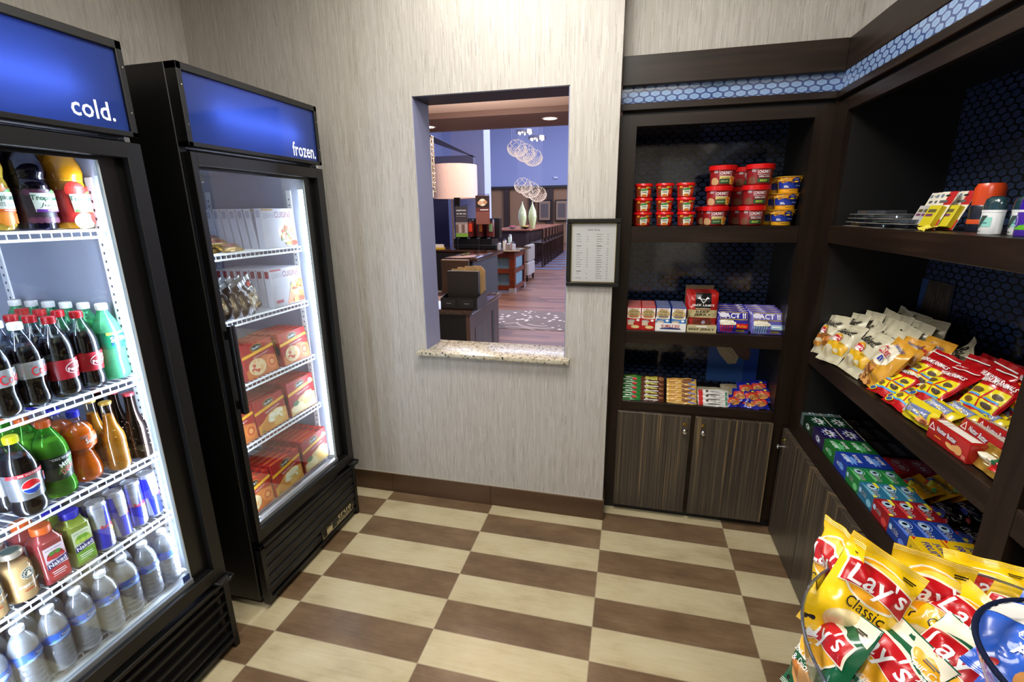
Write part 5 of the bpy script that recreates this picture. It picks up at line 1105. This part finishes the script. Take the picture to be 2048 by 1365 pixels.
def orbit(base, glow, tagc=True):
    OB = C('#a9cbe4', .35)
    it = [('e', -.018, .026, .021, .015, WH), ('e', -.018, .026, .020, .014, C(base, .3)), ('e', -.018, .024, .016, .011, OB), ('e', -.020, .025, .007, .007, K), ('t', 'rbit', .020, .019, .040, .015, WH, 0, .07), ('t', 'rbit', .020, .019, .038, .013, K, 0, .02), ('p', [(-.04, .002), (.045, .002), (.03, .012), (-.02, .006)], C(glow, .4))]
    if tagc: it += [('r', -.046, .034, -.014, .044, C('#e0d83a', .4)), ('r', .036, .002, .047, .012, C('#e0d83a', .4))]
    return gumbox('gum_box', 'gum box', base, it, [('t', 'Orbit', -.016, .030, .044, .016, WH, 0, .05), ('t', 'Orbit', -.016, .030, .042, .014, K, 0, .01), ('e', -.035, .030, .008, .009, OB), ('e', .028, .018, .016, .012, C(glow, .4))])
og, ot, orr, ob = orbit('#1f7a3c', '#6fc07a', False), orbit('#2a6a8a', '#7ab8cc'), orbit('#8e1820', '#c84040'), orbit('#1a3a8a', '#5a7ad0', False)
def ecl(base, glow):
    it = [('p', splat(.01, .026, .03), C(glow, .4)), ('t', 'ECLIPSE', -.002, .052, .06, .011, WH, 0, .05), ('t', 'ECLIPSE', -.002, .016, .06, .013, WH, 0, .05)]
    return gumbox('gum_box', 'gum box', base, it, [('t', 'ECLIPSE', 0, .028, .05, .012, WH, 0, .04), ('p', splat(.01, .03, .02), C(glow, .4))], .105, .072, .058)
eg, eb = ecl('#1c6a2c', '#5ab070'), ecl('#1c3a9a', '#6a98e0')
jf = gumbox('gum_box', 'gum box', '#dcb414', [('t', 'JUICY', 0, .050, .062, .018, C('#22308a', .4), 0, .05), ('t', 'FRUIT', 0, .026, .062, .018, C('#22308a', .4), 0, .05), ('p', [(.036, .066), (.048, .058), (.048, .072)], RED), ('p', [(-.05, .004), (-.036, .004), (-.05, .014)], RED), ('r', -.052, .070, .052, .074, C('#b83a1c', .4))], [('r', -.04 + i * .018, .008, -.032 + i * .018, .045, C('#8a7a2a', .4)) for i in range(5)], .105, .075, .062)
dm = gumbox('gum_box', 'gum box', '#2f8a34', [('e', 0, .036, .04, .022, K), ('e', 0, .036, .028, .012, WH)], [], .105, .075, .056)
XS = 2.080
rows = [(f1, .088, 2, .0755, 'grey-green gum box'), (f2, -.030, 2, .0755, 'dark green gum box'), (f3, -.148, 2, .0755, 'violet gum box'), (eg, -.262, 2, .073, 'bright green gum box with white capitals'), (eb, -.368, 2, .073, 'royal blue gum box with white capitals'),
        (og, -.470, 3, .0485, 'green gum box with oval logo'), (ot, -.569, 3, .0485, 'teal gum box with oval logo'), (orr, -.668, 3, .0485, 'dark red gum box with oval logo'), (ob, -.767, 3, .0485, 'navy gum box with oval logo'), (jf, -.872, 2, .0755, 'yellow gum box'), (dm, -.982, 2, .0755, 'green mint gum box')]
rows = [(a, b + .024, c_, d, e) for a, b, c_, d, e in rows]
for proto, y, n, d_, txt in rows:
    for k in range(n):
        place(proto, (XS + k * d_, y - .004, zG), -PI / 2, '%s on the lowest side shelf, %s' % (txt, ['at the shelf edge', 'second from the edge', 'third from the edge'][k]), txt + 'es')
def candybox(base, items, w_, d_, h_, nm='candy_bar', cat='candy bar'):
    return gumbox(nm, cat, base, items, [], w_, d_, h_)
hb = candybox('#150d0a', [('t', "HERSHEY'S", 0, .026, .10, .026, C('#8f8f94', .3), 0, .06), ('r', -.06, .006, .06, .009, C('#6a4a2a', .4))], .125, .05, .018)
for k in range(3):
    for j in range(3): place(hb, (2.255 + k * .053, .075 - j * .128, zG + .018), -PI / 2, 'dark brown chocolate bar, %s row from the gum, %s from the far end' % (ORD[k], ORD[j]), 'dark brown chocolate bars')
    for j in range(3): place(hb, (2.255 + k * .053, .075 - j * .128, zG), -PI / 2, 'lower chocolate bar, %s row from the gum, %s along' % (ORD[k], ORD[j]), 'dark brown chocolate bars, lower layer')
kk = candybox('#a8121a', [('e', 0, .03, .042, .020, WH), ('e', 0, .03, .040, .0185, C('#b0141c', .3)), ('t', 'Kit Kat', 0, .03, .06, .020, WH, .1, .06)], .11, .062, .05)
for k in range(3): place(kk, (2.238 + k * .064, -.345, zG), -PI / 2, 'red wafer bar pack behind the blue gum, %s from the gum' % ORD[k], 'red wafer bar packs')
mm = bag('candy_packet', 'x', 'candy packet', .125, .10, .030, C('#d89c18', .25, coat=.6), [('t', "m&m's", 0, .072, .10, .028, C('#6a3410', .4), 0, .07), ('t', "m&m's", 0, .072, .096, .025, C('#f0e0b0', .4), 0, .02), ('e', -.03, .05, .02, .014, C('#3a5a9a', .4)), ('e', -.012, .044, .013, .013, C('#c9c03a', .4)), ('e', -.035, .04, .01, .01, RED), ('e', .02, .03, .012, .010, C('#3a8a3a', .4)), ('e', .042, .028, .012, .010, C('#b8601c', .4))], 31)
mk = bag('candy_packet', 'x', 'candy packet', .125, .10, .026, C('#16100e', .25, coat=.6), [('t', "m&m's", 0, .072, .10, .026, WH, 0, .07), ('t', "m&m's", 0, .072, .095, .022, C('#2a1a14', .4), 0, .02), ('e', 0, .04, .03, .02, C('#3a4a9a', .4)), ('e', .01, .036, .011, .011, C('#e0c83a', .4)), ('e', -.02, .03, .012, .01, RED), ('e', .03, .025, .014, .012, WH), ('e', .045, .03, .012, .016, C('#a81c1c', .4))], 33)
for k in range(3): place(mm, (2.215 + k * .055, -.475 - k * .006, zG + .006 + .012 * k), 0, 'yellow candy packet in the open box, %s from the gum' % ORD[k], 'yellow candy packets', rot=lean(-PI / 2 + .08, 1.1))
for j in range(3):
    for k in range(3): place(mk, (2.215 + k * .055, -.610 - j * .125, zG + .006 + .010 * k), 0, 'dark candy packet, %s file from the yellow packets, %s from the gum' % (ORD[j], ORD[k]), 'dark candy packets', rot=lean(-PI / 2, 1.15))
twb = candybox('#2a1512', [('t', 'TWIX', 0, .03, .09, .034, WH, 0, .06), ('t', 'TWIX', 0, .03, .085, .03, C('#b8202c', .4), 0, .02)], .115, .06, .05)
for k in range(3): place(twb, (2.24 + k * .062, -.965, zG), -PI / 2, 'dark bar box with big red lettering, %s from the gum' % ORD[k], 'dark bar boxes with red lettering')

# ------------------------------------------------------------------ side unit: snack bags on the middle shelf
zM = 1.004
BK = C('#c9c2a6', .35, coat=.3); BKY = C('#d9a81c', .35)
def laysoval(cu, cv, s_, rot=.1):
    return [('e', cu, cv + .004 * s_, .024 * s_, .020 * s_, DYEL), ('e', cu, cv, .022 * s_, .014 * s_, WH, rot), ('p', banner(cu, cv, .042 * s_, .018 * s_, rot), C('#b81820', .35)), ('t', "Lay's", cu, cv, .034 * s_, .015 * s_, WH, rot, .05)]
def baked(kind):
    low = C('#d8a818' if kind == 0 else '#9a5a1c', .35)
    it = [('p', [(-.068, .04), (.068, .04), (.068, .085), (.02, .098), (-.03, .088), (-.068, .098)], low), ('e', -.02, .045, .034, .026, C('#c8bb98', .4))] + chips(3 + kind, 7 if kind else 3, -.01, .055, .05, .02, ['#c9822c', '#b86a1c', '#d89a40'] if kind else ['#cfc4a4', '#d8cca8'], .016)
    it += laysoval(-.01, .108, 1.05, -.1) + [('t', 'Baked!', .004, .150, .096, .030, K, -.08, .03), ('r', .02, .09, .05, .0915, C('#8a7a3a', .4)), ('r', .02, .086, .045, .0875, C('#8a7a3a', .4))]
    return bag('chip_bag', 'x', 'chip bag', .140, .195, .055, BK, it, 41 + kind)
bk_a, bk_b = baked(0), baked(1)
chx = bag('chip_bag', 'x', 'chip bag', .135, .200, .055, C('#d39a2e', .35, coat=.4), [('e', -.01, .13, .058, .045, CRM)] + chips(17, 24, -.03, .035, .03, .03, ['#b8743a', '#8a4e22', '#d8a868', '#c99050'], .012) + [('t', 'Sweet Salty', .012, .170, .07, .016, C('#2c3a86', .4), -.1, .03), ('t', 'Chex', -.006, .142, .080, .032, C('#b8203a', .4), -.05, .03), ('t', 'n', .0, .112, .026, .022, C('#2438a0', .4), 0, .06), ('t', 'Caramel', -.01, .085, .055, .011, C('#7a3a1c', .4), -.1)], 47)
for p_, lc_, rt, lb in ((bk_b, (2.074, -.016, 1.009), (-.460, -.125, -1.356), 'cream chip bag with orange crisps at the far shelf end'), (bk_a, (2.062, -.126, 1.009), (-.638, -.026, -1.279), 'cream chip bag with big black lettering, second along the shelf edge'), (bk_a, (2.084, -.263, 1.010), (-.530, .090, -1.401), 'cream chip bag with big black lettering, beside the golden snack bag')):
    place(p_, lc_, 0, lb, 'cream chip bags in the front row', rot=rt, scale=.90)
for r in range(1, 5):
    for i in range(3):
        place(bk_a if (i + r) % 3 else bk_b, (2.10 + r * .052, -.02 - i * .112, zM + .004 + .008 * r), 0, 'cream chip bag, %s row from the shelf edge, %s from the far end' % (ORD[r], ORD[i]), 'cream chip bags in the rear rows', rot=lean(-PI / 2 + .10 * math.sin(i * 3 + r), .42 - .05 * r, .10 * math.sin(r * 5 + i * 2)), scale=.90)
place(bk_a, (2.33, -.35, zM + .012), 0, 'cream chip bag standing crosswise behind the golden bags', 'cream chip bags in the rear rows', rot=lean(-PI / 2 - .3, .25, .5), scale=.9)
place(chx, (2.092, -.397, 1.010), 0, 'golden sweet and salty snack bag at the shelf edge', 'golden snack bags', rot=(-.482, .123, -1.582), scale=.9)
place(chx, (2.150, -.385, 1.014), 0, 'golden sweet and salty snack bag just behind the first', 'golden snack bags', rot=(-.55, -.03, -1.30), scale=.9)
place(chx, (2.21, -.405, 1.014), 0, 'golden snack bag third from the shelf edge', 'golden snack bags', rot=(-.40, .0, -1.45), scale=.9)
BR_ = C('#b01218', .25, coat=.6); YB2 = C('#e0d018', .35)
bn = bag('cookie_bag', 'x', 'cookie bag', .125, .185, .035, BR_, [('r', -.060, .022, .060, .11, RED), ('r', -.056, .064, -.002, .106, YB2), ('r', .004, .064, .056, .106, YB2), ('r', -.056, .032, -.002, .060, YB2), ('r', .004, .032, .056, .060, YB2), ('r', -.05, .064, -.008, .070, C('#4a98d8', .4)), ('r', .008, .064, .05, .070, C('#4a98d8', .4)), ('r', -.05, .028, .05, .034, C('#4a98d8', .4)),
      ('e', -.03, .084, .018, .010, C('#6a5228', .4)), ('r', -.045, .074, -.040, .084, C('#6a5228', .4)), ('r', -.02, .074, -.015, .084, C('#6a5228', .4)), ('e', .032, .084, .017, .009, C('#5a4a3a', .4)), ('e', -.03, .046, .016, .008, C('#7a5a2a', .4)), ('e', .03, .046, .017, .008, C('#4a3a2a', .4)), ('e', -.042, .016, .012, .012, YB2), ('e', -.042, .016, .009, .009, C('#2a4a8a', .4)), ('e', .042, .016, .012, .012, YB2), ('e', .042, .016, .009, .009, C('#2a4a8a', .4)),
      ('t', "BARNUM'S ANIMALS", 0, .125, .112, .016, WH, 0, .05), ('r', -.055, .165, .055, .169, C('#e0dcd4', .4))], 51)
spots = [((2.085, -.494, 1.014), (-1.00, -.048, -1.337)), ((2.079, -.600, 1.014), (-1.15, .059, -1.382)), ((2.15, -.500, 1.045), (-.85, .10, -1.30)), ((2.125, -.625, 1.050), (-.95, -.10, -1.45)),
         ((2.19, -.72, 1.05), (-.72, .05, -1.35)), ((2.26, -.76, 1.06), (-.35, .0, -1.60)), ((2.22, -.66, 1.045), (-.50, .03, -1.65)), ((2.22, -.57, 1.03), (-.50, -.05, -1.55)), ((2.27, -.85, 1.03), (-.6, .0, -1.5)), ((2.20, -.82, 1.02), (-1.1, .1, -1.3)), ((2.32, -.60, 1.01), (-.25, 0, -1.5)), ((2.30, -.50, 1.01), (-.4, 0, -1.6))]
for i, (lc_, rt) in enumerate(spots):
    place(bn, lc_, 0, 'red and yellow animal cracker bag, %s in the sprawling heap' % ORD[i], 'red and yellow animal cracker bags', rot=rt, scale=.86)
nw = bag('cookie_bag', 'x', 'cookie packet', .16, .075, .034, C('#d8c41c', .3, coat=.5), [('p', [(-.05, .03), (.055, .03), (.055, .060), (-.05, .056)], C('#6a78a8', .4)), ('t', 'Newtons', .002, .045, .090, .018, WH, 0, .02), ('e', .045, .022, .024, .012, C('#c98a4a', .4)), ('e', .05, .022, .014, .007, C('#7a3a1c', .4)), ('p', [(-.07, .02), (-.055, .05), (-.05, .02)], C('#c4c8d0', .4))], 57, crimp=.004, nx=16, nz=10)
for i, (x, y, dz, tl, a) in enumerate(((2.086, -.705, .0, .25, .02), (2.105, -.705, .024, 1.0, .04), (2.150, -.715, .024, 1.0, .02), (2.195, -.735, .026, .95, -.04), (2.24, -.76, .026, .9, .06), (2.285, -.79, .018, .9, .0))):
    place(nw, (x, y, zM + .006 + dz), 0, 'yellow fig cookie packet, %s from the shelf edge' % ORD[i], 'yellow fig cookie packets', rot=lean(-PI / 2 + a, tl), scale=.84)
def nutter():
    w_, d_, h_ = .175, .042, .060; NR = C('#a81a18', .3, coat=.4); m = MB(); m.box(-w_ / 2, w_ / 2, 0, d_, 0, h_, NR, .004, 2)
    art(m, S_front(0), [('p', [(-.082, .032), (-.054, .032), (-.068, .055)], WH), ('p', [(-.077, .0345), (-.059, .0345), (-.068, .050)], NR), ('t', 'Nutter Butter', -.004, .042, .086, .018, C('#2a1a4a', .4), -.03, .08), ('t', 'Nutter Butter', -.004, .042, .083, .015, WH, -.03, .03), ('e', .018, .018, .02, .007, C('#d8a860', .4), -.15), ('e', .050, .022, .017, .013, C('#d29a5c', .4)), ('e', .034, .020, .010, .009, C('#d29a5c', .4)), ('r', .068, .008, .084, .02, C('#c86a5a', .4)), ('r', -.05, .018, -.02, .021, C('#e0a030', .4))], d0=.0004, dd=.00015)
    art(m, S_top(h_), [('r', -.07, .008, .078, .034, C('#e4ddd4', .4)), ('r', -.05, .008, -.046, .034, C('#b0a8a4', .4)), ('r', -.03, .008, -.027, .034, C('#b0a8a4', .4))], d0=.0004)
    o = m.build('cookie_pack'); 
    return tag(o, 'x', 'cookie pack')
nb = nutter()
for i in range(5):
    place(nb, (2.080 + i * .046, -.850 - (i % 2) * .010, zM + (0 if i == 0 else .014)), 0, 'red sandwich cookie pack, %s from the shelf edge' % ORD[i], 'red sandwich cookie packs', rot=lean(-PI / 2 + (.02, -.06, .03, -.03, .05)[i], 0 if i == 0 else .30), scale=.88)
ch = bag('candy_packet', 'x', 'candy packet', .10, .06, .03, C('#b8923c', .25, .6), [('e', -.01, .03, .024, .015, CRM), ('p', [(0, .01), (.04, .015), (.03, .04)], RED), ('e', .02, .035, .01, .01, GRN)], 61, nx=12, nz=8)
for i in range(4): place(ch, (2.092 + i * .05, -.965 - .01 * (i % 2), zM + .006), 0, 'gold and red foil packet beside the divider, %s from the shelf edge' % ORD[i], 'gold foil packets beside the divider', rot=lean(-PI / 2, .5))

# ------------------------------------------------------------------ side unit: toiletries on the top shelf
zT = 1.5265; CLR = clear('blister_plastic', '#e8ecf0', .12, .08, .12, '#b8c0c8')
def blister():
    t = thing('blister_pack', 'x', 'blister pack'); m = MB(); m.box(-.10, .10, -.052, .052, 0, .0012, C('#9a968c', .5)); m.box(-.06, .04, -.05, .0, .0012, .0018, C('#c9a23c', .5)); m.build('backing_card', t)
    MB().box(-.085, .085, -.04, .035, .0012, .014, CLR, .003).build('clear_blister', t); MB().box(-.06, .05, -.022, .02, .0016, .011, C('#7c88a8', .4), .003).build('contents', t); return t
bl = blister()
for i, (x, y, dz, a) in enumerate(((2.16, -.07, 0, .1), (2.15, -.19, 0, -.1), (2.16, -.07, .0145, .0), (2.15, -.20, .0145, .08), (2.155, -.08, .029, -.08), (2.16, -.21, .029, .05), (2.165, -.10, .0435, .1), (2.165, -.29, .0, -.05), (2.15, -.30, .0145, .05))):
    place(bl, (x, y, zT + dz), 0, 'clear flat blister pack on the top side shelf, %s of the pile' % ORD[i], 'flat blister packs', rot=(0, 0, PI / 2 + a))
def card(top, box):
    m = MB(); w_, h_ = .062, .115; m.box(-w_ / 2, w_ / 2, 0, .001, 0, h_, C('#d8d2c0', .5)); m.box(-w_ / 2 + .008, w_ / 2 - .006, -.016, 0, .004, .068, C(box, .4), .001)
    art(m, S_front(0), [('r', 0, h_ - .04, w_ / 2, h_, C(top, .4)), ('e', 0, h_ - .012, .010, .003, K), ('e', -.022, h_ - .012, .006, .006, C('#6a7a8a', .4)), ('r', -.02, h_ - .034, .012, h_ - .026, C('#5a5a5a', .4)), ('r', -w_ / 2, 0, w_ / 2, .03, C(top, .4))], d0=.0003)
    art(m, S_front(-.016), [('r', -.016, .046, .016, .056, C('#5a5230', .4)), ('r', -.016, .034, .012, .042, C('#6a3a5a', .4))], d0=.0003); o = m.build('carded_medicine'); return tag(o, 'x', 'medicine card')
c1, c2, c3 = card('#a81c1c', '#b8b4b0'), card('#3f7a4a', '#a8a6a4'), card('#b01c1c', '#c4b41c')
for i, (p_, x, y, l_) in enumerate(((c1, 2.20, -.33, 'red-topped medicine card with grey box'), (c1, 2.17, -.345, 'red-topped medicine card in front of the first'), (c2, 2.16, -.395, 'green-topped medicine card with silver box'), (c2, 2.20, -.42, 'green-topped medicine card at the rear'), (c3, 2.14, -.458, 'medicine card with yellow box at the front'), (c3, 2.165, -.492, 'medicine card with yellow box behind'))):
    place(p_, (x, y, zT + .002), 0, l_, 'carded medicine', rot=lean(-PI / 2 + .1, .38))
def spray(capc, bodyc, stripe, r=.027, h=.125, top=.05):
    t = thing('spray_can', 'x', 'spray can'); MB().lathe([(r * .95, 0), (r, .004), (r, h - top), (r * .9, h - top + .006)], C(bodyc, .3), 24).lathe([(r + .0005, .02), (r + .0005, .032)], C(stripe, .35), 24, caps=False).build('can_body', t)
    MB().lathe([(r * .93, h - top), (r * .95, h - .012), (r * .8, h), (.0002, h + .001)], C(capc, .25), 24, caps=False).build('cap', t); return t
sp = spray('#c9441c', '#191c2a', '#d0501c', .034, .125, .06)
place(sp, (2.215, -.560, zT), -PI / 2, 'spray can with broad orange cap beside the medicine cards'); sp2 = spray('#a8301c', '#22242c', '#8a2a1c', .022, .13)
place(sp2, (2.29, -.70, zT), 0, 'slim spray can with dark red cap at the rear'); place(sp2, (2.30, -.80, zT), 0, 'slim spray can with dark red cap behind the purple stick')
def deo(cap, body, art_):
    t = thing('deodorant_stick', 'x', 'deodorant'); m = MB(); m.lathe([(.022, 0), (.0235, .002), (.0235, .052)], C(body, .35), 28, rx=1.25, ry=.72, sq=0); m.lathe([(.0245, .052), (.0245, .057)], C('#e4e4e4', .35), 28, rx=1.25, ry=.72); art(m, lambda u, v, d: ((.0294 + d) * math.sin(u / .0294), -(.0169 + d) * math.cos(u / .0294), v), art_, maxe=.005, d0=.0005); m.build('stick_body', t)
    MB().lathe([(.0235, .057), (.0232, .070), (.020, .082), (.012, .088), (.0002, .089)], C(cap, .2, coat=.5), 28, rx=1.25, ry=.72, caps=False).build('cap', t); return t
da = deo('#1f3a40', '#e4e6e4', [('r', -.022, .018, .022, .040, C('#8ccabc', .4)), ('p', [(-.02, .016), (-.008, .016), (.010, .044), (-.006, .044)], C('#3a4a46', .4)), ('r', -.004, .026, .012, .028, C('#2f7a7a', .4)), ('r', -.014, .006, -.002, .0075, K)])
db = deo('#26129a', '#4a2aa0', [('p', [(-.02, .014), (.02, .014), (.02, .026), (.0, .024)], C('#5fae2a', .4)), ('e', -.014, .032, .008, .012, C('#c8b8f0', .4)), ('e', -.014, .032, .006, .0095, C('#4a2aa0', .4))])
place(da, (2.130, -.735, zT), -PI / 2, 'white deodorant stick with dark teal cap nearer the medicine cards'); place(da, (2.165, -.775, zT), -PI / 2, 'white deodorant stick with dark teal cap beside the purple one')
place(db, (2.140, -.835, zT), -PI / 2, 'purple deodorant stick with green swoosh'); place(db, (2.19, -.87, zT), -PI / 2, 'purple deodorant stick behind the first')
gp = spray('#7fb4e0', '#4a8a5a', '#3f7a4a', .020, .11); place(gp, (2.23, -.765, zT), 0, 'slim green bottle with pale blue tip behind the deodorants')
ye = bag('price_tent', 'x', 'price card', .05, .03, .002, C('#d8cc4a', .5), [('e', 0, .015, .006, .006, C('#7a2a5a', .4))], 71, nx=6, nz=4); place(ye, (2.10, -.515, zT + .004), 0, 'small yellow card at the edge of the top side shelf', rot=lean(-PI / 2, 1.3))
# ------------------------------------------------------------------ bowls of bags in the near corner
ACR = clear('acrylic_bowl', '#f6f8fa', .06, .02, .0, bend=.9)
def bowl(name, label, c, r, depth, mat_, rimm, rimr, base=.45):
    t = thing(name, label, 'bowl', c); m = MB(); pr = [(r * base * 1.0, -depth), (r * (base + .32), -depth * .72), (r * .94, -depth * .3), (r, 0)]; s_ = smooth(pr, 5)
    m.lathe([(.001, -depth)] + s_, mat_, 48, caps=False); m.lathe([(.001, -depth + .003)] + [(a - .003, b + .001) for a, b in s_[1:]], mat_, 48, caps=False); m.build('bowl_wall', t)
    m = MB(); n_ = 64; m.tube([(r * math.cos(2 * PI * i / n_), r * math.sin(2 * PI * i / n_), 0) for i in range(n_ + 1)], rimr, rimm, 8); m.build('rim', t); return t
CB = (1.797, -1.556); RIM = clear('acrylic_rim', '#c4ccd8', .25, .05, .10, '#cfd6e6')
bowl('snack_bowl', 'large clear bowl heaped with chip bags in the near corner', (CB[0], CB[1], 1.0), .240, .24, ACR, RIM, .0022)
DKR = clear('blue_glass_rim', '#2a3048', .35, .04, .45, '#3a4468')
bowl('snack_bowl', 'smaller clear bowl with dark rim holding blue cookie bags', (1.825, -1.636, 1.10), .127, .10, clear('bowl_glass', '#eef2f6', .10, .02, .0, bend=.9), DKR, .0034)
t = thing('display_stand', 'round dark pedestal carrying the big clear bowl', 'stand', (CB[0], CB[1], 0)); MB().lathe([(.20, 0), (.20, .03), (.05, .05), (.045, .72), (.13, .745), (.13, .760)], C('#1c1410', .35), 32).build('pedestal', t)
t = thing('bowl_riser', 'clear post lifting the smaller bowl above the chip bags', 'riser', (1.825, -1.636, .765)); MB().lathe([(.03, 0), (.012, .01), (.012, .228), (.05, .234)], ACR, 20).build('riser_post', t)
LY = C('#f4c814', .26, coat=.55, name='yellow_bag'); LG = C('#125a38', .26, coat=.55, name='green_bag')
def lays(kind, seed):
    w_, h_ = .150, .215; it = []
    if kind == 0: it = [('e', .0, .145, .068, .046, CRM), ('e', .0, .146, .064, .042, C('#f2a81c', .35)), ('e', .012, .168, .046, .016, C('#f7d24a', .35)), ('e', .0, .048, .050, .030, C('#e4c890', .4)), ('e', -.02, .055, .026, .018, C('#f0dca8', .4), .4), ('e', .025, .043, .026, .016, C('#d8b070', .4), -.3)]
    else: it = [('p', [(-.073, .16), (-.073, .212), (.073, .212), (.073, .17), (.03, .19), (-.03, .185)], CRM), ('e', .0, .128, .062, .050, CRM), ('e', .0, .128, .058, .046, C('#e8a820', .35)), ('e', .0, .040, .055, .028, C('#d8a060', .4)), ('e', -.025, .05, .022, .016, C('#b8702c', .4), .4), ('e', .03, .03, .026, .016, C('#ecd8a0', .4))]
    it += [('p', banner(.0, .140, .136, .052, .04), CRM), ('p', banner(.0, .140, .130, .046, .04), C('#b8141c', .3)), ('t', "Lay's", .0, .141, .112, .052, WH, .06, .022, .1)]
    it += [('t', 'Classic', .0, .092, .075, .022, K if kind == 0 else WH, 0, -.003)] if kind == 0 else [('t', 'Sour Cream', .0, .088, .075, .014, WH, 0, .0), ('t', '& Onion', .0, .070, .055, .014, WH, 0, .0)]
    it += [('r', .035, .190, .062, .1925, K), ('r', .035, .186, .058, .188, K), ('e', -.055, .02, .005, .005, K)]
    return bag('chip_bag', 'x', 'chip bag', w_, h_, .060, LY if kind == 0 else LG, it, seed, back=LY if kind == 0 else LG, crimpm=C('#e8dc9a', .35) if kind == 0 else W, wr=.0030, pinch=.08)
L0, L1, L2 = lays(0, 81), lays(0, 83), lays(1, 85)
def put(p, world, yaw, tilt, roll, label, grp, sc_=1):
    place(p, world, 0, label, grp, rot=lean(yaw, tilt, roll), scale=sc_)
G = 'chip bags in the big clear bowl'
def put3(p, loc, rot, label, grp, sc_): place(p, loc, 0, label, grp, rot=rot, scale=sc_)
put3(L0, (1.664, -1.376, .886), (-.07, -.22, -1.42), 'yellow chip bag standing upright at the far rim of the bowl, turned aside', G, .82)
put3(L1, (1.634, -1.444, .916), (-.556, .471, -.290), 'yellow chip bag leaning over with its big red logo facing the room', G, .80)
put3(L0, (1.769, -1.385, .871), (-.24, .19, -.072), 'yellow chip bag behind the big leaning one, half hidden', G, .80)
put3(L1, (1.895, -1.385, .874), (-.80, .0, -.25), 'yellow chip bag tucked against the rear rim of the bowl', G, .78)
put3(L2, (1.586, -1.488, .831), (-.565, -.326, -1.371), 'green chip bag seen edge on at the rim near the floor tiles', G, .80)
put3(L2, (1.630, -1.488, .844), (-.700, .083, -1.208), 'green chip bag with red logo standing in front', G, .80)
put3(L0, (1.742, -1.436, .898), (-.90, .30, -1.10), 'yellow chip bag lying sideways in the middle of the bowl', G, .76)
put3(L2, (1.685, -1.527, .894), (-1.010, .086, -1.119), 'green sour cream chip bag lying flat at the near side', G, .80)
put3(L1, (1.840, -1.445, .898), (-1.019, .090, -.864), 'yellow chip bag behind the smaller bowl', G, .78)
BL_ = C('#2860d0', .26, coat=.6)
cz = bag('cookie_bag', 'x', 'cookie bag', .115, .150, .035, BL_, [('p', [(-.055, .105), (.055, .115), (.055, .146), (-.055, .146)], W), ('t', 'Chips', .0, .092, .075, .024, WH, .15, .07), ('t', 'Chips', .0, .092, .072, .021, BL_, .15, .02), ('t', 'Ahoy!', .005, .068, .07, .024, WH, .15, .06), ('e', .02, .033, .026, .02, C('#c98a48', .4)), ('e', .012, .036, .004, .004, C('#3a1c10', .4)), ('e', .028, .028, .004, .004, C('#3a1c10', .4)), ('e', -.03, .03, .005, .005, RED), ('e', -.02, .12, .005, .005, RED)], 91)
H2 = 'blue cookie bags in the smaller bowl'
put3(cz, (1.752, -1.585, 1.020), (-1.0, .194, -.964), 'blue cookie bag in front in the smaller bowl', H2, .80)
put3(cz, (1.810, -1.545, 1.020), (-.8, .2, -.7), 'blue cookie bag at the rear of the smaller bowl', H2, .80)
put3(cz, (1.765, -1.580, .955), (-.85, .26, -.75), 'blue cookie bag half outside the rim of the smaller bowl', H2, .74)
